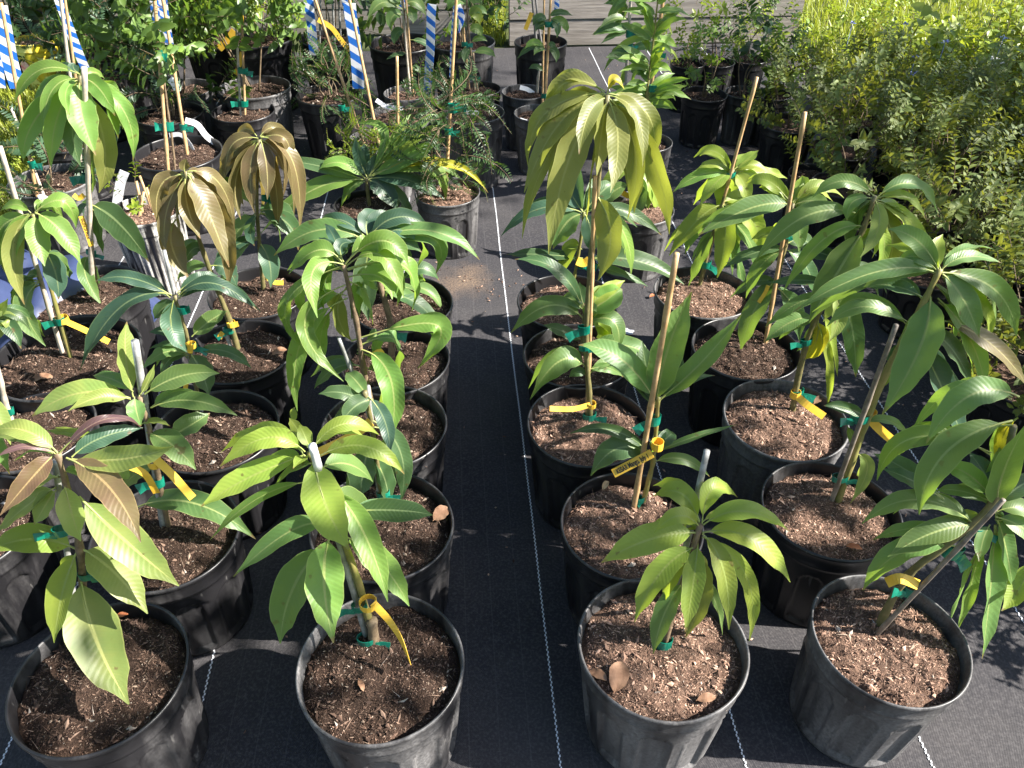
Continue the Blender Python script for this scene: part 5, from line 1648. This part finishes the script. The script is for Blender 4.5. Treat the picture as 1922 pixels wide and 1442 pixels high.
# one broad leaved plant at the front of the block
P = shrub_pot('broad leaved dark green seedling at the left front of the golden shrubs', (1530, 330, 100), 'dark', 0.09, 0.20, 0, 95, h=0.2)
P.stem([(1562, 320), (1563, 290), (1562, 260)], 0)
P.leaves([(1563, 268, 1565, 230, 18, 'g', 1558, 250, .02), (1563, 278, 1530, 278, 13, 'g', 1545, 270, 0), (1564, 278, 1606, 278, 14, 'g', 1585, 268, 0), (1562, 285, 1516, 300, 16, 'g', 1540, 282, -.03),
          (1564, 285, 1572, 312, 18, 'g', 1572, 295, -.04), (1562, 300, 1545, 320, 14, 'd', 1550, 305, -.04)], pet=0.05)

# ---- wild growth beyond the shrubs, the lawn and the left edge
def scatter_mass(name, label, key_meshes, pts, R, smin, smax, mat_flowers=None, tilt=0.5):
    """joins many copies of the twig meshes into one uncountable mass"""
    VS, FS, MI, off = [], [], [], 0
    cache = []
    for me in key_meshes:
        v = np.empty(len(me.vertices) * 3, dtype=np.float32)
        me.vertices.foreach_get('co', v)
        cache.append((v.reshape(-1, 3), [tuple(p.vertices) for p in me.polygons], [p.material_index for p in me.polygons]))
    for (x, y, z) in pts:
        v, f, mi = R.choice(cache)
        s = R.uniform(smin, smax)
        m = Euler((R.gauss(0, tilt), R.gauss(0, tilt), R.uniform(0, 6.3))).to_matrix()
        vv = (v * s) @ np.array(m).T + np.array([x, y, z])
        VS.append(vv)
        FS += [tuple(k + off for k in q) for q in f]
        MI += mi
        off += len(vv)
    me = mesh_of(name, np.concatenate(VS).tolist(), FS, list(key_meshes[0].materials), midx=MI)
    o = link(name, me)
    o['kind'] = 'stuff'
    o['label'] = label
    return o


R_ = random.Random(5)
pts = []
while len(pts) < 1150:
    x, y = R_.uniform(1.55, 4.6), R_.uniform(2.0, 5.7)
    lim = 2.02 - (y - 1.5) * 0.05
    if x < lim and y < 3.9:
        continue
    if y > 4.2 + 0.3 * math.sin(x * 3):
        continue
    hump = 0.30 * (0.6 + 0.6 * noise.noise(Vector((x * 1.3, y * 1.3, 2))))
    pts.append((x, y, R_.random() * max(0.02, hump) * (1.0 if y < 5.2 else .5)))
scatter_mass('weeds', 'tangle of bright green weeds beyond the golden shrubs, top right', TW['weed'], pts, R_, 1.0, 2.1)
pts = [(R_.uniform(1.3, 2.4), R_.uniform(3.8, 4.9), R_.uniform(0, .26)) for _ in range(150)]
scatter_mass('weeds', 'lime green weeds in front of the right end of the board wall', TW['lime'], pts, R_, 0.7, 1.2)
pts = [(R_.uniform(-3.2, -1.75), R_.uniform(2.3, 3.6), R_.uniform(0, .05)) for _ in range(380)]
scatter_mass('ground_cover', 'low weeds on the ground at the left edge', TW['weed'], pts, R_, 0.35, 0.7)


def flower_heads():
    R = random.Random(9)
    for mat, n, lab, nm in ((BLUEFLOWER, 34, 'blue flower heads scattered among the weeds', 'blue_flowers'), (WHITEFLOWER, 40, 'small white flowers scattered among the weeds', 'white_flowers')):
        V, Fc = [], []
        for i in range(n):
            if nm == 'blue_flowers':
                c = Vector((R.uniform(1.6, 3.4), R.uniform(2.6, 5.2), R.uniform(.36, .50)))
            else:
                c = Vector((R.uniform(1.75, 2.6), R.uniform(2.0, 3.4), R.uniform(.30, .46)))
            for k in range(16):
                d = Vector((R.gauss(0, 1), R.gauss(0, 1), abs(R.gauss(0, .7)))).normalized()
                leaflet(V, Fc, c + d * .004, d, Vector((0, 0, 1)) + d * .3, R.uniform(.010, .018), R.uniform(.003, .005))
            tv, tf = tube([c - Vector((0, 0, .12)), c], .0015, 4, False)
            b = len(V)
            V += tv
            Fc += [tuple(q + b for q in f) for f in tf]
        o = link(nm, mesh_of(nm, V, Fc, mat))
        o['kind'] = 'stuff'
        o['label'] = lab


flower_heads()


def grass(name, label, boxes, n, hmin, hmax, seed):
    rs = np.random.RandomState(seed)
    areas = np.array([(b[1] - b[0]) * (b[3] - b[2]) for b in boxes])
    which = rs.choice(len(boxes), n, p=areas / areas.sum())
    bx = np.array(boxes)[which]
    x = bx[:, 0] + rs.rand(n) * (bx[:, 1] - bx[:, 0])
    y = bx[:, 2] + rs.rand(n) * (bx[:, 3] - bx[:, 2])
    h = hmin + rs.rand(n) ** 1.5 * (hmax - hmin)
    a = rs.rand(n) * 6.283
    ln = rs.rand(n) * 0.7 * h
    w = 0.0022 + rs.rand(n) * 0.0022
    ca, sa = np.cos(a), np.sin(a)
    V = np.zeros((n, 5, 3), dtype=np.float32)
    for i, (t, ww) in enumerate(((0, 1), (0, -1), (.55, .8), (.55, -.8), (1, 0))):
        V[:, i, 0] = x + ca * ln * t * t - sa * w * ww
        V[:, i, 1] = y + sa * ln * t * t + ca * w * ww
        V[:, i, 2] = h * (t - .15 * t * t) - 0.005
    base = (np.arange(n) * 5)[:, None]
    q = (base + np.array([[0, 1, 3, 2]])).tolist()
    t3 = (base + np.array([[2, 3, 4]])).tolist()
    o = link(name, mesh_of(name, V.reshape(-1, 3).tolist(), q + t3, GRASS))
    o['kind'] = 'stuff'
    o['label'] = label


grass('grass', 'sunlit lawn grass beyond the weeds, top right', [(1.8, 5.4, 4.4, 9.0), (2.6, 5.2, 2.4, 4.9)], 42000, .05, .15, 1)
pts = [(R_.uniform(-0.24, -0.04), R_.uniform(5.0, 5.9), R_.uniform(0, .22)) for _ in range(60)]
scatter_mass('undergrowth', 'dark green growth in the gap between the two board walls', TW['dark'], pts, R_, 0.5, 0.9)
grass('grass', 'grass in the gap between the two board walls', [(-0.24, -0.04, 5.0, 6.4)], 1200, .06, .20, 2)
grass('grass', 'short grass along the left edge of the ground cloth', [(-3.3, -1.95, 2.2, 4.2)], 16000, .03, .09, 3)

# dark shrubs behind the left pots
for i, (px, py, w) in enumerate(((20, 30, 120), (150, 40, 120), (245, 60, 110), (400, 75, 110), (180, 150, 100), (215, 105, 100))):
    shrub_pot(('dark leafy shrub behind the yellow printed pot', 'dark shrub between the yellow pot and the leafy shrub', 'dark shrub behind the tall leafy shrub', 'dark shrub behind the pair of straight canes',
               'fern clump below the long pale striped tape', 'dark low shrub left of the tall leafy shrub')[i], (px, py, w), 'fern' if i == 4 else 'dark', 0.26, 0.46 if i < 4 else .22, 80 if i < 4 else 30, 110 + i,
              group='dark shrubs at the back left', h=0.26, cz=0.02, up=.5)
P = shrub_pot('pot of dead twigs and fern behind the tall hanging green crown, left', (95, 340, 150), 'fern', 0.14, 0.12, 14, 120, group=G_BACK, h=0.24, cz=0.0)
P.stake((70, 372), (2, 5), 0.0055, BAMBOO, (0.0, 0.1))
P.stake((84, 372), (20, 200), 0.005, BAMBOO_PALE, (0.0, 0.1))
P.tie(62, 312, None, 0.024)
P = shrub_pot('pot with a long leaning cane behind the hanging green crown, left of the copper plant', (130, 265, 120), 'fern', 0.12, 0.12, 10, 121, group=G_BACK, h=0.22, cz=0.0)
P.stake((150, 290), (110, -30), 0.006, BAMBOO_PALE, (0.0, 0.05))
P.stake((160, 280), (118, -30), 0.005, BAMBOO, (0.0, 0.05))


# ------------------------------------------------------------------ striped tapes tied to the canes
def px_path(pts, y, dy=None):
    return [on_y(p[0], p[1], y + (dy[i] if dy else 0)) for i, p in enumerate(pts)]


G_TAPE = 'blue and white striped marker tapes tied to the canes'
for (pts, w, y, lab, tw) in (
        ([(-2, 10), (8, 60), (20, 120), (34, 166)], 28, 2.75, 'broad blue and white striped tape hanging at the left edge above the green crown', 0.1),
        ([(-14, 40), (-8, 100), (0, 165)], 20, 2.85, 'striped tape mostly outside the left edge', 0.1),
        ([(106, -14), (118, 20), (140, 80), (156, 120), (168, 144)], 17, 3.05, 'long pale blue striped tape slanting down behind the tall green crown', 0.4),
        ([(288, -10), (292, 30), (299, 80), (306, 120)], 13, 2.98, 'narrow twisted striped tape on the left one of two crossing canes', 0.9),
        ([(304, -12), (309, 30), (318, 84)], 16, 3.0, 'pale striped tape on the right one of two crossing canes', 0.2),
        ([(578, -10), (583, 40), (590, 104)], 18, 3.75, 'pale striped tape hanging left of the yellow strip', 0.15),
        ([(656, 6), (659, 35), (668, 95), (673, 167)], 23, 3.35, 'wide vivid blue and white striped tape in the sun, upper centre', 0.05),
        ([(645, -10), (649, 18), (652, 46)], 9, 3.4, 'short narrow striped tape beside the wide vivid one', 0.7),
        ([(750, -12), (754, 18)], 13, 3.9, 'stub of striped tape at the top edge above the bright bark', 0.1),
        ([(811, 8), (809, 34), (807, 100), (800, 194)], 17, 3.3, 'striped tape knotted at its top and hanging beside the bright bark pot', 0.35),
        ([(856, 12), (851, 60), (847, 146)], 9, 3.1, 'thin edge on striped tape on the cane of the fern leaved plant', 0.5),
        ([(858, 10), (866, 34), (861, 60)], 12, 3.12, 'crumpled blue bow of tape tied to the cane at the head of the aisle', 1.4),
        ([(1044, -10), (1043, 30)], 9, 3.75, 'small end of striped tape beside the two canes right of the aisle', 0.1)):
    P_ = px_path(pts, y)
    d = depth(P_[0])
    if len(P_) == 2:
        P_.insert(1, P_[0].lerp(P_[1], .5) + Vector((.004, 0, 0)))
    ribbon('marker_tape', lab, 'marker tape', P_, w * d / F_PX * (1.0 if tw < .6 else 1.2), TAPE, G_TAPE, twist=tw)

# ------------------------------------------------------------------ plant labels
G_TAG = 'plastic plant labels looped round the stems'


def loop_path(c, r, T=Vector((0, 0, 1)), a0=0.5, turns=1.0):
    A = Vector((1, 0, 0))
    A = (A - T * A.dot(T)).normalized()
    B = T.cross(A)
    n = 12
    return [c + A * r * math.cos(a0 + 6.283 * turns * k / n) + B * r * math.sin(a0 + 6.283 * turns * k / n) for k in range(n + 1)]


def ring(parent, c, r, w, T=Vector((0, 0, 1)), mat=TAG):
    pts = loop_path(c, r, T)
    V, UV, Fc = strip(pts, w, [T] * len(pts), 0.0008)
    link('loop', mesh_of('loop', [tuple(Vector(v) - parent.location) for v in V], Fc, mat, UV, smooth=False), parent)


def label_strip(lab, pts, y, w, mat=TAG, dy=None, twist=0.0, ring_at=None, rr=0.011, text=None, ts=0.62, flip=False, squeeze=0.62, back=False):
    P_ = px_path(pts, y, dy)
    d = depth(P_[0])
    wid = w * d / F_PX
    root, PP, SD = ribbon('plant_label', lab, 'plant label', P_, wid, mat, G_TAG, twist=twist)
    if ring_at:
        c = on_y(ring_at[0], ring_at[1], y + (dy[0] if dy else 0) + 0.004)
        ring(root, c, rr, wid, mat=mat)
    if text:
        a, b = PP[0], PP[-1]
        if flip:
            a, b = b, a
        x = (b - a).normalized()
        v = (Vector((0, 0, CAM_H)) - (a + b) * .5).normalized()
        z = (v - x * v.dot(x)).normalized()
        up = z.cross(x)
        text_on(root, text, a + x * wid * 0.45 - up * wid * ts * 0.36, x, v, wid * ts, squeeze)
    return root


yC2 = on_z(1205, 945, .23).y
label_strip('yellow label lettered KESAR Mango slanting beside the tan bamboo cane', [(1151, 889), (1184, 872), (1224, 851)], yC2 - .035, 17, text='KESAR Mango, July 1', ts=0.80, squeeze=0.60,
            ring_at=(1234, 835), rr=0.011)
yD1 = on_z(1650, 1172, .23).y
label_strip('yellow label with a short date bent over the slanted stem of the front right mango', [(1664, 1094), (1690, 1086), (1724, 1098)], yD1 - .02, 19, text='1-20', ts=0.6, dy=[0, -.01, -.01])
yD2 = on_z(1572, 940, .23).y
label_strip('long orange label on the thick green stem of the tall right mango, tucked behind leaves', [(1628, 780), (1650, 805), (1688, 838)], yD2 + .02, 17, ring_at=(1632, 778), rr=0.012)
yD3 = on_z(1490, 768, .23).y
label_strip('yellow label lying over the bark in the dusty pot of the lime crowned mango', [(1494, 742), (1515, 760), (1547, 782)], yD3 - .015, 14, dy=[0, -.03, -.05], ring_at=(1493, 740), rr=0.011)
yD4 = on_z(1440, 640, .23).y
label_strip('narrow yellow label hanging below the tall brown cane', [(1442, 536), (1436, 550), (1424, 568)], yD4 - .02, 7)
yC3 = on_z(1110, 788, .23).y
label_strip('yellow label pointing left over the bark at the foot of the tallest mango', [(1108, 760), (1075, 768), (1032, 767)], yC3 - .015, 10, dy=[0, -.01, -.02], ring_at=(1110, 760), rr=0.010)
yC5 = on_z(1066, 562, .23).y
label_strip('torn yellow label on the stem of the dark teal mango below the olive crown', [(1083, 490), (1095, 494), (1106, 488)], yC5 - .02, 15)
label_strip('orange label under the olive crown on the dusty pot', [(1168, 362), (1180, 368), (1188, 366)], on_z(1190, 388, .2).y - .02, 10)
yB1 = on_z(704, 1196, .23).y
label_strip('curled yellow label with a thin edge on tail in the front centre pot', [(700, 1132), (730, 1165), (752, 1200), (770, 1246)], yB1 - .03, 14, dy=[0, -.01, -.03, -.05], twist=1.5, ring_at=(691, 1133), rr=0.014)
yB2 = on_z(722, 970, .23).y
label_strip('orange label behind the broad yellow green leaves, second pot left of the aisle', [(696, 792), (655, 822), (598, 850)], yB2 - .02, 18)
yB3 = on_z(706, 800, .23).y
label_strip('short orange label on the stem of the curling bright green mango', [(702, 655), (712, 662), (718, 672)], yB3 + .02, 16)
yA2 = on_z(312, 985, .23).y
label_strip('long orange yellow label slanting over the pot of the white staked mango', [(292, 862), (322, 890), (362, 935)], yA2 - .03, 15, dy=[0, -.01, -.02], ring_at=(290, 868), rr=0.012)
label_strip('brown orange label curving left of the white staked mango stem', [(240, 874), (272, 890), (294, 926)], yA2 - .04, 13, twist=0.5)
yA3 = on_z(372, 768, .23).y
label_strip('yellow label folded round the thin cane of the teal leaved mango', [(352, 642), (357, 652), (356, 663)], yA3 - .02, 10, ring_at=(360, 648), rr=0.009)
label_strip('small yellow label below the teal leaved whorl', [(350, 722), (346, 736)] if False else [(350, 720), (348, 728), (345, 736)], yA3 - .03, 8)
yA4 = on_z(446, 655, .23).y
label_strip('short yellow label on the cut thick stem of the bronze mango', [(428, 605), (438, 610), (447, 608)], yA4 - .02, 10, ring_at=(434, 608), rr=0.010)
label_strip('yellow label standing off the stump of the bronze mango', [(420, 632), (412, 630), (404, 632)] if False else [(418, 624), (414, 629), (412, 636)], yA4 - .02, 9)
label_strip('orange label lying among teal leaves right of the bronze flushes', [(500, 520), (515, 530), (532, 531)], on_z(492, 540, .23).y - .03, 9)
yZ2 = on_z(130, 672, .23).y
label_strip('long yellow label sticking out right from the leaning pale cane', [(120, 602), (160, 620), (205, 642)], yZ2 - .03, 11, dy=[0, -.01, -.02], ring_at=(117, 600), rr=0.014)
yZ3 = on_z(178, 552, .23).y
label_strip('yellow lettered label hanging along the pale stake of the tall hanging crown', [(152, 406), (162, 432), (172, 462)], yZ3 - .03, 9, text='VALENCIA PRIDE', ts=0.75, squeeze=0.85)
label_strip('yellow crumpled label above the lettered label on the pale stake', [(138, 366), (148, 372), (158, 366)], yZ3 - .03, 9)
yk = 3.6
label_strip('yellow label sticking out left of the two straight canes', [(440, 58), (426, 76), (411, 92)], 3.45, 13)
label_strip('narrow yellow label hanging below the first on the two straight canes', [(454, 98), (450, 120), (442, 140)], 3.4, 8)
label_strip('orange label at the top of the two straight canes', [(446, 24), (451, 32), (450, 44)], 3.45, 12)
label_strip('long yellow strip arching right from a cane behind the striped tapes', [(597, 37), (622, 52), (642, 78), (657, 98)], 3.7, 9)
label_strip('yellow label hanging left of the two canes at the aisle head', [(998, 24), (993, 38), (986, 56)], 3.8, 8)
label_strip('curved yellow label under the leafy shrub beside two crossing canes', [(280, 104), (262, 106), (246, 122)], 3.4, 9)
label_strip('wide torn white label hanging above the whitewashed pot', [(234, 322), (226, 345), (218, 392)], 2.45, 17, TAG_WHITE)
label_strip('white label strip bending down right of the crossing canes', [(348, 226), (370, 234), (388, 256), (412, 274)], 2.9, 11, TAG_WHITE)
label_strip('thin white label arching in front of the crossing canes', [(318, 254), (340, 254), (360, 276), (369, 305)], 2.85, 8, TAG_WHITE, twist=1.3)
label_strip('small white label bit at the top of the right crossing cane', [(318, 148), (326, 156), (332, 168)], 3.2, 13, TAG_WHITE)
label_strip('white label strip lying across the pot behind the short tan cane', [(706, 188), (726, 200), (756, 204)], on_z(758, 214, .25).y - .02, 8, TAG_WHITE)
label_strip('white label lying on the bark of the large dusty pot', [(864, 212), (880, 211), (899, 213)], on_z(888, 212, .27).y - .03, 9, TAG_WHITE)
label_strip('white label on the bark of the middle dark pot right of the aisle head', [(976, 164), (990, 168), (1002, 176)], on_z(984, 174, .23).y, 8, TAG_WHITE)
label_strip('white label on the rim of the front dark pot right of the aisle head', [(976, 224), (990, 228), (1004, 226)], on_z(1012, 214, .23).y - .06, 6, TAG_WHITE)
label_strip('white label lying among the shaded pots at the right', [(1352, 88), (1362, 90), (1374, 90)], on_z(1345, 118, .22).y + .05, 9, TAG_WHITE)
label_strip('white label bit behind the light green leaves at the left edge', [(72, 372), (80, 370), (92, 378)], 2.4, 10, TAG_WHITE)

# ------------------------------------------------------------------ fallen leaves lying on soil and cloth
def fallen(lab, px, py, L, W, ang, mat=DRY, z=0.238, tilt=(0.15, 0.1), seed=0):
    c = on_z(px, py, z)
    d = Vector((math.cos(ang), math.sin(ang), tilt[0]))
    p0, p2 = c - d * L / 2, c + d * L / 2
    pm = c + Vector((0, 0, L * 0.10))
    V, UV, Fc, MI = leaf_geo(p0, pm, p2, W, Vector((0.1, -tilt[1], 1)), 0.4, 0.35, 0.14, seed, nseg=10, pet=0.05, shape=1)
    o = link('fallen_leaf', mesh_of('fallen_leaf', [tuple(Vector(v) - c) for v in V], Fc, [mat, DRY], UV, MI), None, c)
    tag_obj(o, lab, 'fallen leaf')


fallen('curled brown dry leaf, largest on the soil of the lime leaved front mango', 1160, 1272, .050, .036, 1.2, DRY, .240, (.35, .5), 1)
fallen('pale purple brown leaf tucked at the left rim of the lime leaved front mango', 1122, 1268, .036, .018, -0.7, DRY, .240, (.2, .3), 2)
fallen('small dry leaf at the lower right rim of the lime leaved front mango', 1325, 1312, .032, .016, 0.1, DRY, .238, (.1, .3), 3)
fallen('small orange brown leaf on the soil of the front centre pot', 678, 1286, .026, .010, -1.1, DRY, .240, (.05, .2), 4)
fallen('round brown dry leaf at the right rim of the second pot left of the aisle', 828, 966, .038, .030, 0.6, DRY, .245, (.3, .5), 5)
fallen('rust red dry leaf on the soil of the second pot in the right row', 1602, 1028, .032, .013, -0.4, DRY_RED, .240, (.1, .3), 6)
fallen('large dry brown leaf on dark soil by the left edge', 78, 712, .055, .024, 0.1, DRY, .255, (.15, .3), 7)
fallen('dry brown leaf lying by the stump of the bronze mango', 524, 662, .040, .022, 0.3, DRY, .245, (.2, .3), 8)
fallen('orange leaf tip on the soil behind the broad hanging leaf of the copper leaved mango', 228, 1156, .024, .010, 0.2, DRY_RED, .240, (.1, .3), 9)
fallen('pale oval dry leaf on the soil behind the lettered label', 1136, 912, .026, .013, 1.0, BAMBOO, .242, (.2, .3), 10)
fallen('single reddish leaf on the cloth between the two right rows', 1224, 556, .022, .014, 0.5, DRY_RED, .012, (.1, .2), 11)
fallen('dry leaf in the dusty pot by the yellow label', 1535, 752, .028, .016, 0.6, DRY, .242, (.3, .4), 12)


def bird_lime():
    V, Fc = [], []
    c = on_z(1176, 622, 0.0095)
    R = random.Random(2)
    V.append(tuple(c + Vector((0, 0, .002))))
    for k in range(18):
        a = 6.2832 * k / 18
        r = .016 * R.uniform(.7, 1.2)
        V.append(tuple(c + Vector((r * math.cos(a) * 1.3, r * math.sin(a), 0))))
    Fc = [(0, 1 + k, 1 + (k + 1) % 18) for k in range(18)]
    o = link('pale_splash', mesh_of('pale_splash', V, Fc, simple('chalky_splash', (0.35, 0.37, 0.42), (0.6, 0.62, 0.66), .8, 120)))
    o['kind'] = 'stuff'


bird_lime()


def tarp():
    R = random.Random(4)
    nx, ny = 26, 18
    V, Fc = [], []
    a = on_z(-60, 640, .02)
    for j in range(ny):
        for i in range(nx):
            x = -1.62 + .50 * i / (nx - 1)
            y = 1.62 + .55 * j / (ny - 1)
            h = .30 * math.sin(math.pi * i / (nx - 1)) ** .6 * math.sin(math.pi * (j + .5) / ny) ** .5
            p = Vector((x * 7, y * 7, 1))
            V.append((x, y, max(.012, .012 + h * (1 + .6 * noise.noise(p)) + .02 * noise.noise(p * 3))))
    Fc = [(j * nx + i, j * nx + i + 1, (j + 1) * nx + i + 1, (j + 1) * nx + i) for j in range(ny - 1) for i in range(nx - 1)]
    o = link('tarp', mesh_of('tarp', V, Fc, TARP))
    tag_obj(o, 'crumpled dark blue plastic sheet behind the leaves at the left edge', 'tarp')


tarp()


# ------------------------------------------------------------------ trees round the nursery that shade the shrubs, and unseen ones added for shade
def tree(label, x, y, trunk_h, blobs, n, seed, leafL=0.11):
    R = random.Random(seed)
    root = thing('shade_tree', label, 'tree', (x, y, 0), 'trees round the nursery')
    tops = []
    P_ = smooth_path([Vector((x, y, -0.1)), Vector((x + R.uniform(-.1, .1), y + .05, trunk_h * .5)), Vector((x, y, trunk_h))], 6)
    V, Fc = tube(P_, [0.16 * (1 - .5 * k / (len(P_) - 1)) for k in range(len(P_))], 10)
    link('trunk', mesh_of('trunk', rel(V, root), Fc, TWIG), root)
    V, Fc = [], []
    for (cx, cy, cz, r) in blobs:
        b = Vector((cx, cy, cz))
        L_ = smooth_path([Vector((x, y, trunk_h * .8)), Vector((x, y, trunk_h)).lerp(b, .5) + Vector((0, 0, .15)), b], 5)
        tv, tf = tube(L_, [0.07 * (1.1 - k / (len(L_) - 1)) for k in range(len(L_))], 6)
        link('limb', mesh_of('limb', rel(tv, root), tf, TWIG), root)
        k = int(n * r * r)
        for i in range(k):
            d = Vector((R.gauss(0, 1), R.gauss(0, 1), R.gauss(0, .8))).normalized()
            rr = r * R.random() ** .45 * (1 + .3 * noise.noise(d * 2.1 + b))
            p = b + d * rr
            leaflet(V, Fc, p, Vector((R.gauss(0, 1), R.gauss(0, 1), R.gauss(-.3, .6))), Vector((R.gauss(0, .5), R.gauss(0, .5), 1)), leafL * R.uniform(.7, 1.3), leafL * .24)
    o = link('crown', mesh_of('crown', rel(V, root), Fc, SHRUB), root)
    o['kind'] = 'stuff'


tree('leafy tree right of the golden shrubs that shades them', 6.4, 2.0, 2.2, [(5.6, 1.1, 2.9, .75), (5.9, 1.9, 3.2, .95), (5.6, 2.6, 3.5, .9), (6.2, 2.6, 2.7, .9), (5.9, 1.4, 2.4, .8), (5.5, 3.0, 2.7, .7), (5.6, 2.2, 2.7, .7)], 1250, 1)
tree('unseen low branching tree added at the right to dapple the front pots', 4.2, 0.9, 1.5, [(2.6, .45, 2.35, .36), (2.6, .82, 2.2, .36), (2.65, .3, 2.8, .42), (2.6, 1.15, 2.45, .32)], 700, 2, 0.09)  # out of view, crown blobs placed to throw dapples on the front soil
tree('unseen leafy tree added at the left to cut sky light', -6.0, 2.5, 2.0, [(-5.2, 1.5, 2.6, 1.3), (-5.0, 3.0, 1.6, 1.3), (-4.8, 5.0, 1.6, 1.3), (-5.4, 3.0, 3.2, 1.4), (-5.6, 4.5, 2.6, 1.3), (-5.4, 0.2, 3.2, 1.2), (-5.0, 2.4, 4.3, 1.2)], 700, 3, 0.16)  # out of view, added to block sky fill from the left
tree('unseen leafy tree added behind the camera to cut sky light', 0.5, -5.0, 2.0, [(-1.2, -4.2, 2.6, 1.4), (0.6, -4.3, 3.0, 1.5), (2.2, -4.6, 2.5, 1.2), (-2.8, -3.6, 2.8, 1.4), (0.2, -4.2, 4.6, 1.3)], 700, 4, 0.16)  # out of view, added to block sky fill from behind
tree('row of leafy trees behind the board walls', 0.0, 9.6, 2.0, [(-5.0, 8.6, 2.2, 1.6), (-3.0, 8.8, 2.6, 1.7), (-1.0, 8.9, 2.3, 1.6), (1.0, 9.2, 2.6, 1.7), (3.0, 10.0, 2.3, 1.6), (5.2, 10.4, 2.6, 1.7), (-2.0, 9.4, 4.4, 1.6), (1.5, 9.8, 4.4, 1.6), (-5.0, 9.0, 4.4, 1.6)], 420, 5, 0.2)
tree('unseen tall tree added at the right to dapple the back pots', 6.6, 3.1, 3.6, [(5.6, 2.35, 4.9, .55), (5.6, 2.9, 5.2, .65), (5.7, 3.4, 5.5, .6), (5.7, 2.9, 4.6, .5)], 520, 6)  # out of view, crown placed to shade the back centre pots
